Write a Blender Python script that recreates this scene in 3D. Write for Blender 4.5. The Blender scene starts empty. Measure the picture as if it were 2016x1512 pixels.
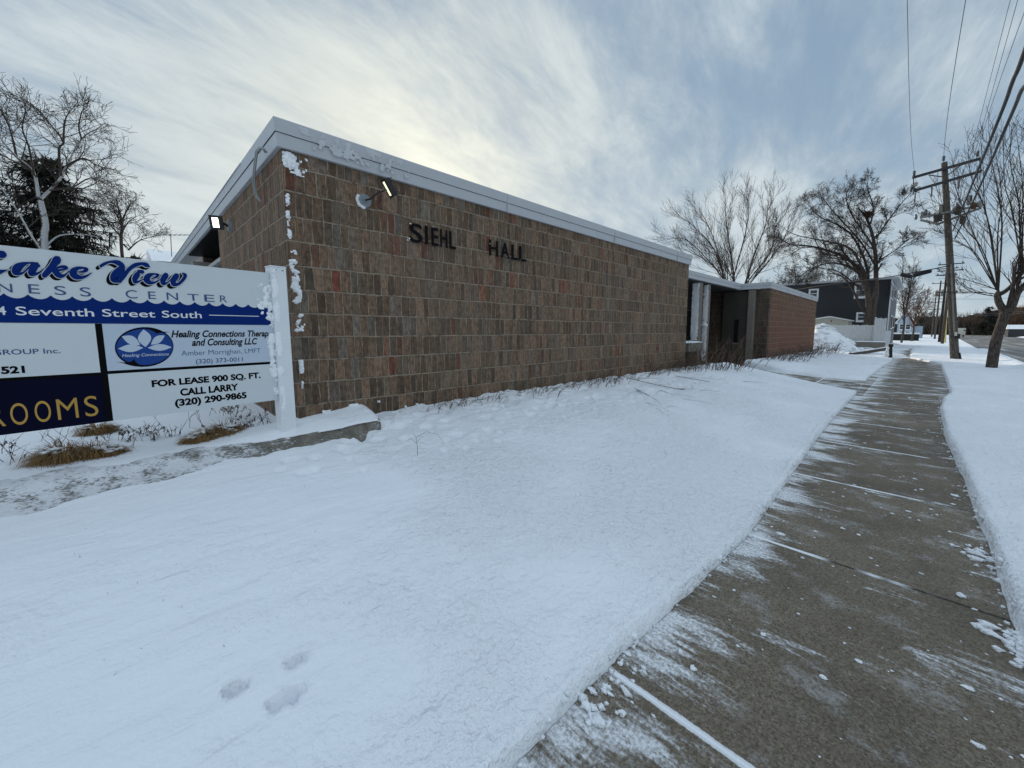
import bpy, math, random
import numpy as np
from mathutils import Vector, Matrix, noise

scene = bpy.context.scene
col = scene.collection
R_ = math.radians

# ------------------------------------------------------------------ camera
FPX, PITCH, YAW, ROLL, CX, CY, EYE = 773.556, 0.108316, 0.745936, 0.0047026, 1088.609, 731.691, 1.62
cp, sp, ca, sa = math.cos(PITCH), math.sin(PITCH), math.cos(YAW), math.sin(YAW)
FWD = Vector((-sa * cp, ca * cp, -sp))
RGT = Vector((ca, sa, 0))
UPV = RGT.cross(FWD)
RGT, UPV = RGT * math.cos(ROLL) + UPV * math.sin(ROLL), UPV * math.cos(ROLL) - RGT * math.sin(ROLL)
CAM = Vector((0, 0, EYE))
cam_d = bpy.data.cameras.new("camera")
cam = bpy.data.objects.new("camera", cam_d)
col.objects.link(cam)
scene.camera = cam
m = Matrix.Identity(4)
for i in range(3):
    m[i][0], m[i][1], m[i][2], m[i][3] = RGT[i], UPV[i], -FWD[i], CAM[i]
cam.matrix_world = m
cam_d.sensor_fit = 'HORIZONTAL'
cam_d.sensor_width = 36
cam_d.lens = 36 * FPX / 2016
cam_d.shift_x = (1008 - CX) / 2016
cam_d.shift_y = (CY - 756) / 2016
cam_d.clip_start, cam_d.clip_end = 0.05, 6000

SUN_AZ, SUN_EL = R_(-60.4), R_(17.0)          # azimuth measured from +Y towards +X
SUN_DIR = Vector((math.sin(SUN_AZ) * math.cos(SUN_EL), math.cos(SUN_AZ) * math.cos(SUN_EL), math.sin(SUN_EL)))


# ------------------------------------------------------------------ node helper
class NT:
    def __init__(s, tree):
        s.t = tree
        s.t.nodes.clear()

    def n(s, typ, ins=None, **pr):
        nd = s.t.nodes.new(typ)
        for k, v in pr.items():
            setattr(nd, k, v)
        for k, v in (ins or {}).items():
            s.set(nd.inputs[k], v)
        return nd

    def set(s, sock, v):
        if hasattr(v, 'is_output'):
            s.t.links.new(v, sock)
        elif v is not None:
            if sock.type == 'RGBA' and len(v) == 3:
                v = (*v, 1)
            sock.default_value = v

    def m(s, op, a, b=None, c=None, clamp=False):
        nd = s.t.nodes.new('ShaderNodeMath')
        nd.operation = op
        nd.use_clamp = clamp
        for i, v in enumerate((a, b, c)):
            if v is not None:
                s.set(nd.inputs[i], v)
        return nd.outputs[0]

    def vm(s, op, a, b=None):
        nd = s.t.nodes.new('ShaderNodeVectorMath')
        nd.operation = op
        s.set(nd.inputs[0], a)
        if b is not None:
            s.set(nd.inputs[1], b)
        return nd.outputs['Value'] if op in ('DOT_PRODUCT', 'LENGTH') else nd.outputs[0]

    def xyz(s, x, y, z=0.0):
        return s.n('ShaderNodeCombineXYZ', {0: x, 1: y, 2: z}).outputs[0]

    def sep(s, v):
        return s.n('ShaderNodeSeparateXYZ', {0: v}).outputs

    def noise(s, vec, scale, detail=4, rough=.55, dist=0.0, dim='3D'):
        return s.n('ShaderNodeTexNoise', {'Vector': vec, 'Scale': scale, 'Detail': detail, 'Roughness': rough, 'Distortion': dist},
                   noise_dimensions=dim).outputs[0]

    def mix(s, f, a, b, blend='MIX'):
        nd = s.t.nodes.new('ShaderNodeMix')
        nd.data_type = 'RGBA'
        nd.blend_type = blend
        s.set(nd.inputs[0], f)
        s.set(nd.inputs[6], a)
        s.set(nd.inputs[7], b)
        return nd.outputs[2]

    def step(s, v, lo, hi):
        nd = s.t.nodes.new('ShaderNodeMapRange')
        nd.interpolation_type = 'SMOOTHSTEP'
        s.set(nd.inputs[0], v)
        s.set(nd.inputs[1], lo)
        s.set(nd.inputs[2], hi)
        return nd.outputs[0]

    def ramp(s, v, stops, interp='LINEAR'):
        nd = s.t.nodes.new('ShaderNodeValToRGB')
        nd.color_ramp.interpolation = interp
        el = nd.color_ramp.elements
        while len(el) < len(stops):
            el.new(0.5)
        for e, (p, c) in zip(el, stops):
            e.position = p
            e.color = (*c, 1) if len(c) == 3 else c
        s.set(nd.inputs[0], v)
        return nd.outputs[0]


# ------------------------------------------------------------------ world, sun, exposure
world = bpy.data.worlds.new("World")
scene.world = world
world.use_nodes = True
W = NT(world.node_tree)
d = W.n('ShaderNodeTexCoord').outputs['Generated']
dx, dy, dz = W.sep(d)
sky = W.n('ShaderNodeTexSky', sky_type='NISHITA', sun_disc=False, sun_elevation=SUN_EL, sun_rotation=SUN_AZ,
          air_density=1.0, dust_density=1.5, ozone_density=2.0).outputs[0]
den = W.m('ADD', W.m('MAXIMUM', dz, 0.0), 0.24)
px, py = W.m('DIVIDE', dx, den), W.m('DIVIDE', dy, den)
# cloud sheet coordinates, rotated so that the streaks run across the picture
ang = R_(104)
qx = W.m('ADD', W.m('MULTIPLY', px, math.cos(ang)), W.m('MULTIPLY', py, math.sin(ang)))
qy = W.m('SUBTRACT', W.m('MULTIPLY', py, math.cos(ang)), W.m('MULTIPLY', px, math.sin(ang)))
v1 = W.xyz(W.m('MULTIPLY', qx, 0.60), W.m('MULTIPLY', qy, 1.25), 3.7)
v2 = W.xyz(W.m('MULTIPLY', qx, 1.9), W.m('MULTIPLY', qy, 4.2), 1.3)
n1 = W.noise(v1, 1.0, 6, .58, .25)
n2 = W.noise(v2, 1.0, 9, .66, .3)
n3 = W.noise(W.xyz(qx, qy, 8.0), 0.55, 3, .5, .3)
dens = W.m('ADD', W.m('ADD', W.m('MULTIPLY', n1, .5), W.m('MULTIPLY', n2, .36)), W.m('MULTIPLY', n3, .35))
cov = W.step(dens, 0.46, 0.66)                    # 1 = thick cloud
lightn = W.step(W.m('ADD', W.m('MULTIPLY', n2, .65), W.m('MULTIPLY', n1, .35)), 0.34, 0.66)
cd = W.m('MAXIMUM', W.vm('DOT_PRODUCT', W.vm('NORMALIZE', d), tuple(SUN_DIR)), 0.0)
g1 = W.m('POWER', cd, 13.0)
g2 = W.m('POWER', cd, 45.0)
hor = W.m('POWER', W.m('SUBTRACT', 1.0, W.m('MAXIMUM', dz, 0.0)), 5.0)
cloud = W.mix(lightn, (.42, .51, .575), (.64, .725, .77))
cloud = W.mix(W.m('MULTIPLY', hor, .6), cloud, (.76, .82, .82))
cloud = W.mix(W.m('MULTIPLY', g1, .62), cloud, (.93, .91, .76))
clear = W.mix(.80, W.vm('SCALE', sky), (.275, .405, .555))
sc_ = clear.node.inputs[6].links[0].from_node
sc_.inputs['Scale'].default_value = 0.07
clear = W.mix(W.m('MULTIPLY', hor, .55), clear, (.62, .74, .80))
skyc = W.mix(W.m('ADD', W.m('MULTIPLY', cov, .82), .12), clear, cloud)
glow = W.n('ShaderNodeVectorMath', operation='SCALE')
W.set(glow.inputs[0], (.20, .18, .11))
W.set(glow.inputs['Scale'], W.m('MULTIPLY', g2, W.m('ADD', .35, lightn)))
skyc = W.vm('ADD', skyc, glow.outputs[0])
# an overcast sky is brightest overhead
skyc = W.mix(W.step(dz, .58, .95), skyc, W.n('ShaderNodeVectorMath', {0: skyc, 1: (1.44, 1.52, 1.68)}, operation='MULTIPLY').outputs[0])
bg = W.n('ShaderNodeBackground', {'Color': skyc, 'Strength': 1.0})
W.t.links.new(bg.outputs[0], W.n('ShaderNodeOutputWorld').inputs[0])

sun_d = bpy.data.lights.new("sun", 'SUN')
sun_d.energy = 2.8
sun_d.angle = R_(1.5)
sun_d.color = (1, .90, .74)
sun = bpy.data.objects.new("sun", sun_d)
sun.rotation_euler = (-SUN_DIR).to_track_quat('-Z', 'Y').to_euler()
sun.location = (-60, 40, 60)
col.objects.link(sun)
vs = scene.view_settings
vs.view_transform, vs.look, vs.exposure, vs.gamma = 'Standard', 'None', 0.0, 1.0


# ------------------------------------------------------------------ helpers
def ray(x, y):
    return FWD * FPX + RGT * (x - CX) - UPV * (y - CY)


def at(x, y, **k):
    """world point seen at a photo pixel, on the plane X=, Y= or Z="""
    (ax, v), = k.items()
    i = 'XYZ'.index(ax)
    r = ray(x, y)
    return CAM + r * ((v - CAM[i]) / r[i])


def fbm(x, y, z=0.0, oct=4):
    s, a, t = 0, 1, 0
    for i in range(oct):
        s += a * noise.noise(Vector((x, y, z + i * 7.1)))
        t += a
        a *= .5
        x, y, z = x * 2.1, y * 2.1, z * 2.1
    return s / t


class MB:
    def __init__(s):
        s.v, s.f = [], []

    def add(s, vs_, fs):
        o = len(s.v)
        s.v.extend([tuple(p) for p in vs_])
        s.f.extend([tuple(i + o for i in f) for f in fs])
        return s

    def box(s, a, b, ax=None, org=(0, 0, 0)):
        """box from corner a to corner b, in the optional frame ax (three vectors) at org"""
        x0, y0, z0 = (min(a[i], b[i]) for i in range(3))
        x1, y1, z1 = (max(a[i], b[i]) for i in range(3))
        vs_ = [Vector(p) for p in ((x0, y0, z0), (x1, y0, z0), (x1, y1, z0), (x0, y1, z0), (x0, y0, z1), (x1, y0, z1), (x1, y1, z1), (x0, y1, z1))]
        if ax:
            vs_ = [Vector(org) + ax[0] * p.x + ax[1] * p.y + ax[2] * p.z for p in vs_]
        return s.add(vs_, [(0, 3, 2, 1), (4, 5, 6, 7), (0, 1, 5, 4), (1, 2, 6, 5), (2, 3, 7, 6), (3, 0, 4, 7)])

    def tube(s, pts, rad, n=6, cap=True):
        pts = [Vector(p) for p in pts]
        if not hasattr(rad, '__len__'):
            rad = [rad] * len(pts)
        o = len(s.v)
        prev = None
        for i, p in enumerate(pts):
            t = (pts[min(i + 1, len(pts) - 1)] - pts[max(i - 1, 0)])
            if t.length < 1e-9:
                t = Vector((0, 0, 1))
            t.normalize()
            if prev is None:
                u = t.orthogonal().normalized()
            else:
                u = prev - t * prev.dot(t)
                u = u.normalized() if u.length > 1e-6 else t.orthogonal().normalized()
            prev = u
            w = t.cross(u)
            for k in range(n):
                a = 2 * math.pi * k / n
                q = p + (u * math.cos(a) + w * math.sin(a)) * rad[i]
                s.v.append((q.x, q.y, q.z))
        for i in range(len(pts) - 1):
            for k in range(n):
                k2 = (k + 1) % n
                s.f.append((o + i * n + k, o + i * n + k2, o + (i + 1) * n + k2, o + (i + 1) * n + k))
        if cap:
            s.f.append(tuple(o + k for k in reversed(range(n))))
            s.f.append(tuple(o + (len(pts) - 1) * n + k for k in range(n)))
        return s

    def blob(s, c, r, rng, seg=8, ring=5, jag=.3):
        """an irregular lump"""
        c = Vector(c)
        rx, ry, rz = r if hasattr(r, '__len__') else (r, r, r)
        ph = rng.random() * 50
        vs_, fs = [], []
        for i in range(ring + 1):
            th = math.pi * i / ring
            for k in range(seg):
                a = 2 * math.pi * k / seg
                dv = Vector((math.sin(th) * math.cos(a), math.sin(th) * math.sin(a), math.cos(th)))
                f = 1 + jag * 1.6 * noise.noise(dv * 1.7 + Vector((ph, ph, 0)))
                vs_.append(c + Vector((dv.x * rx, dv.y * ry, dv.z * rz)) * f)
        for i in range(ring):
            for k in range(seg):
                k2 = (k + 1) % seg
                fs.append((i * seg + k, (i + 1) * seg + k, (i + 1) * seg + k2, i * seg + k2))
        return s.add(vs_, fs)

    def grid(s, fn, nu, nv):
        o = len(s.v)
        for i in range(nu + 1):
            for j in range(nv + 1):
                s.v.append(tuple(fn(i / nu, j / nv)))
        for i in range(nu):
            for j in range(nv):
                a = o + i * (nv + 1) + j
                s.f.append((a, a + nv + 1, a + nv + 2, a + 1))
        return s

    def poly(s, pts, ax, org, t0, t1):
        """flat polygon (u,v) in frame ax=(u,v,n), with thickness from t0 to t1"""
        n = len(pts)
        area = sum(pts[i][0] * pts[(i + 1) % n][1] - pts[(i + 1) % n][0] * pts[i][1] for i in range(n))
        if area < 0:
            pts = pts[::-1]
        P = lambda p, t: Vector(org) + ax[0] * p[0] + ax[1] * p[1] + ax[2] * t
        s.add([P(p, t1) for p in pts] + [P(p, t0) for p in pts],
              [tuple(range(n)), tuple(reversed(range(n, 2 * n)))] + [(i, i + n, (i + 1) % n + n, (i + 1) % n) for i in range(n)])
        return s

    def build(s, name, material, parent=None, smooth=False, kind=None, bevel=0, auto=None):
        me = bpy.data.meshes.new(name)
        inv = Vector((0, 0, 0))
        p = parent
        while p is not None:
            inv += p.location
            p = p.parent
        me.from_pydata([(a - inv.x, b - inv.y, c - inv.z) for a, b, c in s.v], [], s.f)
        me.update()
        if material:
            me.materials.append(material)
        if smooth:
            me.polygons.foreach_set('use_smooth', [True] * len(me.polygons))
        if auto:
            me.polygons.foreach_set('use_smooth', [True] * len(me.polygons))
            me.set_sharp_from_angle(angle=R_(auto))
        ob = bpy.data.objects.new(name, me)
        col.objects.link(ob)
        if parent:
            ob.parent = parent
        if kind:
            ob['kind'] = kind
        if bevel:
            bv = ob.modifiers.new('bevel', 'BEVEL')
            bv.width, bv.segments, bv.limit_method = bevel, 2, 'ANGLE'
        return ob


def tag(o, label, cat, group=None, kind=None):
    o['label'], o['category'] = label, cat
    if group:
        o['group'] = group
    if kind:
        o['kind'] = kind
    return o


def thing(name, loc, label, cat, group=None):
    o = bpy.data.objects.new(name, None)
    o.empty_display_size = .1
    o.location = loc
    col.objects.link(o)
    return tag(o, label, cat, group)


def copy_thing(o, loc, label, group=None):
    c = o.copy()
    col.objects.link(c)
    c.location = loc
    c['label'] = label
    if group:
        c['group'] = group
    for ch in o.children:
        k = ch.copy()
        col.objects.link(k)
        k.parent = c
    return c


# ------------------------------------------------------------------ materials
def mat(name, rgb, rough=.6, metal=0.0, var=0.12, vscale=6.0, bump=0.0, bscale=40.0, spec=.4, emit=None, stretch=None):
    ma = bpy.data.materials.new(name)
    ma.use_nodes = True
    N = NT(ma.node_tree)
    P = N.n('ShaderNodeNewGeometry').outputs['Position']
    if stretch:
        P = N.vm('MULTIPLY', P, stretch)
    f = N.noise(P, vscale, 5)
    f2 = N.noise(P, vscale * 7, 3)
    k = N.m('ADD', N.m('MULTIPLY', N.m('SUBTRACT', f, .5), 2.4 * var), N.m('MULTIPLY', N.m('SUBTRACT', f2, .5), 1.2 * var))
    c = N.n('ShaderNodeVectorMath', operation='SCALE')
    c.inputs[0].default_value = rgb
    N.set(c.inputs['Scale'], N.m('ADD', k, 1.0))
    b = N.n('ShaderNodeBsdfPrincipled', {'Base Color': c.outputs[0], 'Roughness': rough, 'Metallic': metal, 'Specular IOR Level': spec})
    if emit:
        N.set(b.inputs['Emission Color'], (*emit[0], 1))
        b.inputs['Emission Strength'].default_value = emit[1]
    if bump:
        bn = N.n('ShaderNodeBump', {'Strength': .6, 'Distance': bump, 'Height': N.noise(P, bscale, 5)})
        N.t.links.new(bn.outputs[0], b.inputs['Normal'])
    N.t.links.new(b.outputs[0], N.n('ShaderNodeOutputMaterial').inputs[0])
    return ma


def snow_material(name, col_=(.86, .885, .92), dirt=0.0, grain=1.0):
    ma = bpy.data.materials.new(name)
    ma.use_nodes = True
    N = NT(ma.node_tree)
    P = N.n('ShaderNodeNewGeometry').outputs['Position']
    fine = N.noise(P, 62, 3, .6)
    mid = N.noise(P, 32, 3, .6)
    lump = N.noise(P, 13, 3, .55, .2)
    wave = N.noise(N.vm('MULTIPLY', P, (3.2, .9, 1.0)), 3.0, 3, .5, .5)
    big = N.noise(P, .8, 3)
    sx, sy, sz = N.sep(P)
    band = N.m('ADD', N.m('MULTIPLY', N.step(sy, .2, 2.6), .5), N.m('MULTIPLY', N.step(sx, -4.3, -1.9), .30))     # the crusted part of the lawn
    mask = N.step(N.m('ADD', N.m('MULTIPLY', big, .9), N.m('MULTIPLY', band, .55)), .52, .98)
    h = N.m('ADD', N.m('MULTIPLY', fine, .07), N.m('MULTIPLY', mid, N.m('ADD', .05, N.m('MULTIPLY', mask, .62))))
    h = N.m('ADD', h, N.m('MULTIPLY', lump, N.m('ADD', .08, N.m('MULTIPLY', mask, .95))))
    h = N.m('ADD', h, N.m('MULTIPLY', wave, .38))
    b = N.n('ShaderNodeBsdfPrincipled', {'Roughness': .6, 'Specular IOR Level': .15})
    c = N.mix(N.m('MULTIPLY', N.step(fine, .40, .75), .08), col_, tuple(x * .86 for x in col_))
    if dirt:
        dm = N.m('MULTIPLY', N.step(N.m('ADD', N.m('MULTIPLY', big, .6), N.m('MULTIPLY', N.noise(P, 9, 5, .7), .4)), .48, .66), dirt)
        c = N.mix(dm, c, (.20, .18, .15))
    N.set(b.inputs['Base Color'], c)
    bn = N.n('ShaderNodeBump', {'Strength': 1.0, 'Distance': .050 * grain, 'Height': h})
    N.t.links.new(bn.outputs[0], b.inputs['Normal'])
    N.t.links.new(b.outputs[0], N.n('ShaderNodeOutputMaterial').inputs[0])
    return ma


def brick_material(name, stops, mortar=(.345, .275, .21), red=0.0, mw=1.35, pitch=.092):
    """upright bricks stacked in 0.26 m courses; every brick has its own colour"""
    ma = bpy.data.materials.new(name)
    ma.use_nodes = True
    N = NT(ma.node_tree)
    g = N.n('ShaderNodeNewGeometry')
    P = g.outputs['Position']
    nx = N.m('ABSOLUTE', N.sep(g.outputs['True Normal'])[0])
    X, Y, Z = N.sep(P)
    u = N.mix(N.m('GREATER_THAN', nx, .5), N.xyz(X, 0, 0), N.xyz(Y, 0, 0))
    u = N.sep(u)[0]
    u = N.m('ADD', u, N.m('MULTIPLY', N.m('SUBTRACT', N.noise(P, 8, 3, .6), .5), .030))
    Z = N.m('ADD', Z, N.m('MULTIPLY', N.m('SUBTRACT', N.noise(N.vm('ADD', P, (7.3, 2.1, 5.5)), 7, 3, .6), .5), .026))
    r = N.m('DIVIDE', N.m('SUBTRACT', Z, 1.515), .26)
    r = N.m('ADD', r, N.m('MULTIPLY', N.m('SUBTRACT', N.noise(P, 1.6, 2), .5), .10))
    row = N.m('FLOOR', r)
    rr = N.n('ShaderNodeTexWhiteNoise', {'W': row}, noise_dimensions='1D').outputs[0]
    warp = N.noise(N.xyz(N.m('MULTIPLY', u, 3.1), N.m('MULTIPLY', row, 5.3)), 1.0, 2, dim='2D')
    uu = N.m('ADD', N.m('DIVIDE', u, pitch), N.m('ADD', N.m('MULTIPLY', rr, 7.0), N.m('MULTIPLY', warp, 1.1)))
    cl = N.m('FLOOR', uu)
    fu, fv = N.m('FRACT', uu), N.m('FRACT', r)
    du = N.m('MULTIPLY', N.m('MINIMUM', fu, N.m('SUBTRACT', 1.0, fu)), pitch)
    dv = N.m('MULTIPLY', N.m('MINIMUM', fv, N.m('SUBTRACT', 1.0, fv)), .26 / mw)
    jag = N.m('MULTIPLY', N.m('SUBTRACT', N.noise(P, 38, 4, .7), .5), .019)
    edge = N.m('ADD', N.m('MINIMUM', du, dv), jag)
    solid = N.step(edge, .0050, .0105)
    wn = N.n('ShaderNodeTexWhiteNoise', {'Vector': N.xyz(cl, row)}, noise_dimensions='2D')
    c = N.ramp(wn.outputs[0], stops)
    wv = N.sep(wn.outputs[1])
    sc2 = N.n('ShaderNodeVectorMath', operation='SCALE')
    N.set(sc2.inputs[0], c)
    N.set(sc2.inputs['Scale'], N.m('ADD', .66, N.m('MULTIPLY', wv[1], .92)))
    c = sc2.outputs[0]
    streak = N.noise(N.vm('MULTIPLY', P, (1.0, 1.0, .16)), 46, 4, .7)
    c = N.mix(N.m('MULTIPLY', N.step(streak, .54, .70), .42), c, (.33, .265, .20))
    c = N.mix(N.m('MULTIPLY', N.step(streak, .48, .30), .5), c, (.035, .026, .02))
    bl = N.noise(N.vm('MULTIPLY', P, (1, 1, .7)), 20, 6, .75)
    c = N.mix(N.step(bl, .36, .60), N.mix(.62, c, (.035, .026, .019)), c)
    c = N.mix(N.m('MULTIPLY', N.step(N.noise(P, 75, 3, .6), .55, .72), .35), c, (.27, .23, .19))
    base0 = N.mix(.3, c, (.05, .036, .026))
    stain = N.noise(N.vm('MULTIPLY', P, (1.2, 1.2, .45)), .9, 4)
    c = N.mix(N.m('MULTIPLY', N.step(stain, .5, .72), .22), c, (.21, .182, .15))
    if red:
        c = N.mix(.5, c, base0)
        rm = N.step(N.m('ADD', N.m('ADD', N.m('MULTIPLY', N.noise(P, .8, 4), .75), N.m('MULTIPLY', wn.outputs[0], .25)), N.m('MULTIPLY', N.m('SUBTRACT', 2.7, Z), .10)), .40, .66)
        c = N.mix(N.m('MULTIPLY', rm, red), c, (.215, .066, .036))
    eff = N.m('MULTIPLY', N.step(N.noise(N.vm('MULTIPLY', P, (1, 1, .4)), 33, 5, .75), .655, .70), N.step(N.noise(P, 2.3, 2), .46, .6))
    c = N.mix(N.m('MULTIPLY', eff, .8), c, (.55, .52, .47))
    mo = N.mix(N.step(N.noise(P, 14, 5, .7), .32, .52), tuple(x * .40 for x in mortar), mortar)  # darker patches put the shadow in the joints into the mortar colour
    # joints are flush and stained in places, so they come and go
    vert = N.m('LESS_THAN', du, dv)
    fade_ = N.m('MULTIPLY', N.step(N.noise(P, 5.5, 4, .65), .40, .62), N.m('ADD', .08, N.m('MULTIPLY', vert, .50)))
    mo = N.mix(fade_, mo, c)
    c = N.mix(solid, mo, c)
    b = N.n('ShaderNodeBsdfPrincipled', {'Base Color': c, 'Roughness': .88, 'Specular IOR Level': .2})
    h = N.m('ADD', N.m('MULTIPLY', solid, .8), N.m('ADD', N.m('MULTIPLY', bl, .6), N.m('ADD', N.m('MULTIPLY', wv[2], .35), N.m('MULTIPLY', streak, .35))))
    bn = N.n('ShaderNodeBump', {'Strength': 1.0, 'Distance': .034, 'Height': h})
    N.t.links.new(bn.outputs[0], b.inputs['Normal'])
    N.t.links.new(b.outputs[0], N.n('ShaderNodeOutputMaterial').inputs[0])
    return ma


def walk_material(name, joints=True, along='Y', cover=0.0):
    """exposed aggregate concrete with joints and brushed snow streaks"""
    ma = bpy.data.materials.new(name)
    ma.use_nodes = True
    N = NT(ma.node_tree)
    P = N.n('ShaderNodeNewGeometry').outputs['Position']
    X, Y, Z = N.sep(P)
    sp1 = N.noise(P, 190, 3, .65)
    sp2 = N.n('ShaderNodeTexVoronoi', {'Vector': P, 'Scale': 120.0}).outputs['Color']
    sp2 = N.sep(sp2)[0]
    base = N.ramp(N.m('ADD', N.m('MULTIPLY', sp1, .6), N.m('MULTIPLY', sp2, .4)),
                  [(.22, (.06, .048, .034)), (.42, (.160, .129, .092)), (.6, (.212, .174, .127)), (.78, (.32, .275, .215))])
    base = N.mix(N.step(N.noise(P, .9, 4), .35, .7), base, N.mix(.45, base, (.06, .047, .034)))
    slab = N.n('ShaderNodeTexWhiteNoise', {'W': N.m('FLOOR', N.m('DIVIDE', N.m('SUBTRACT', Y, 1.45), 1.8))}, noise_dimensions='1D').outputs[0]
    base = N.mix(N.m('MULTIPLY', slab, .22), base, (.055, .044, .032))
    damp = N.noise(N.vm('MULTIPLY', P, (1.0, .35, 1)), 2.2, 5, .65)
    base = N.mix(N.m('MULTIPLY', N.step(damp, .54, .66), .38), base, (.05, .041, .031))
    salt = N.noise(N.vm('MULTIPLY', P, (1.0, .5, 1)), 3.1, 6, .75)
    base = N.mix(N.m('MULTIPLY', N.step(salt, .58, .72), .30), base, (.42, .41, .39))
    # brushed snow
    broom = N.noise(N.vm('MULTIPLY', P, (5.5, 34.0, 1.0)), 1.0, 5, .65, .4)
    patch = N.noise(N.vm('MULTIPLY', P, (1.3, 3.1, 1.0)), 1.0, 4, .6, .6)
    fine = N.noise(P, 55, 4, .7)
    ef = N.m('MULTIPLY', N.step(X, -.35, -1.0), .13)
    eb = N.m('MULTIPLY', N.step(X, .25, .7), .05)
    far = N.m('MULTIPLY', N.step(Y, 5.0, 16.0), .035)
    s = N.m('ADD', N.m('ADD', N.m('MULTIPLY', patch, .62), N.m('MULTIPLY', broom, .25)), N.m('MULTIPLY', fine, .15))
    s = N.m('ADD', s, N.m('ADD', N.m('ADD', ef, eb), N.m('ADD', far, cover)))
    thin = N.step(s, .575, .68)
    bits = N.m('MULTIPLY', N.step(N.noise(P, 30, 3, .6), .70, .74), N.step(N.noise(P, 3.0, 2), .48, .58))
    film = N.m('MULTIPLY', N.step(N.m('ADD', N.m('MULTIPLY', N.noise(N.vm('MULTIPLY', P, (1.5, 2.1, 1)), 1.6, 5, .7), .7), N.m('MULTIPLY', fine, .3)), .52, .66), .34)
    base = N.mix(film, base, (.62, .63, .64))
    snow = N.m('MAXIMUM', N.m('MULTIPLY', thin, N.m('ADD', .45, N.m('MULTIPLY', N.step(fine, .3, .65), .5))), bits)
    c = base
    hgt = N.m('MULTIPLY', sp1, .25)
    c = base
    if joints:
        A = Y if along == 'Y' else X
        t = N.m('DIVIDE', N.m('SUBTRACT', A, 1.45), 1.8)
        fr = N.m('FRACT', t)
        dj = N.m('MULTIPLY', N.m('MINIMUM', fr, N.m('SUBTRACT', 1.0, fr)), 1.8)
        dj = N.m('ADD', dj, N.m('MULTIPLY', N.m('SUBTRACT', fine, .5), .014))
        groove = N.m('SUBTRACT', 1.0, N.step(dj, .006, .014))
        c = N.mix(N.m('MULTIPLY', groove, .9), c, (.02, .017, .014))
        hgt = N.m('SUBTRACT', hgt, groove)
        fill = N.step(N.m('ADD', N.noise(N.vm('MULTIPLY', P, (1.6, .7, 1)), 1.0, 3), N.m('MULTIPLY', X, -.16)), .42, .54)
        wid = N.m('ADD', .012, N.m('MULTIPLY', N.noise(P, 4.0, 2), .02))
        line = N.m('MULTIPLY', N.m('SUBTRACT', 1.0, N.step(dj, N.m('MULTIPLY', wid, .6), wid)), fill)
        snow = N.m('MAXIMUM', snow, line)
    c = N.mix(snow, c, (.83, .85, .88))
    b = N.n('ShaderNodeBsdfPrincipled', {'Base Color': c, 'Roughness': .75, 'Specular IOR Level': .3})
    bn = N.n('ShaderNodeBump', {'Strength': .8, 'Distance': .006, 'Height': N.m('ADD', hgt, N.m('MULTIPLY', snow, .7))})
    N.t.links.new(bn.outputs[0], b.inputs['Normal'])
    N.t.links.new(b.outputs[0], N.n('ShaderNodeOutputMaterial').inputs[0])
    return ma


def road_material():
    ma = bpy.data.materials.new("road_asphalt")
    ma.use_nodes = True
    N = NT(ma.node_tree)
    P = N.n('ShaderNodeNewGeometry').outputs['Position']
    st = N.noise(N.vm('MULTIPLY', P, (1.5, .06, 1)), 1.0, 4, .6)
    fi = N.noise(P, 14, 5, .7)
    c = N.ramp(N.m('ADD', N.m('MULTIPLY', st, .75), N.m('MULTIPLY', fi, .25)),
               [(.30, (.06, .055, .05)), (.48, (.13, .115, .10)), (.58, (.24, .22, .20)), (.70, (.62, .63, .64))])
    b = N.n('ShaderNodeBsdfPrincipled', {'Base Color': c, 'Roughness': .6})
    bn = N.n('ShaderNodeBump', {'Strength': .4, 'Distance': .01, 'Height': fi})
    N.t.links.new(bn.outputs[0], b.inputs['Normal'])
    N.t.links.new(b.outputs[0], N.n('ShaderNodeOutputMaterial').inputs[0])
    return ma


def ledge_material():
    """old concrete, its top speckled with blown snow that thickens away from the building"""
    ma = bpy.data.materials.new("ledge_concrete")
    ma.use_nodes = True
    N = NT(ma.node_tree)
    P = N.n('ShaderNodeNewGeometry').outputs['Position']
    X, Y, Z = N.sep(P)
    base = N.ramp(N.noise(P, 9, 6, .7), [(.3, (.07, .062, .05)), (.5, (.15, .135, .11)), (.72, (.24, .22, .19))])
    n = N.m('ADD', N.m('MULTIPLY', N.noise(N.vm('MULTIPLY', P, (1, .6, 1)), 60, 5, .7), .6), N.m('MULTIPLY', N.noise(P, 5, 3), .45))
    cov = N.m('ADD', N.m('MULTIPLY', N.step(Y, 1.25, .35), .150), N.m('MULTIPLY', N.step(Y, .3, -1.5), .02))
    s = N.m('MULTIPLY', N.step(N.m('ADD', n, cov), .56, .68), .93)
    c = N.mix(s, base, N.mix(N.noise(P, 24, 4, .7), (.62, .63, .65), (.84, .86, .9)))
    b = N.n('ShaderNodeBsdfPrincipled', {'Base Color': c, 'Roughness': .8})
    bn = N.n('ShaderNodeBump', {'Strength': .8, 'Distance': .01, 'Height': N.m('ADD', s, N.noise(P, 30, 4))})
    N.t.links.new(bn.outputs[0], b.inputs['Normal'])
    N.t.links.new(b.outputs[0], N.n('ShaderNodeOutputMaterial').inputs[0])
    return ma


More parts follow.
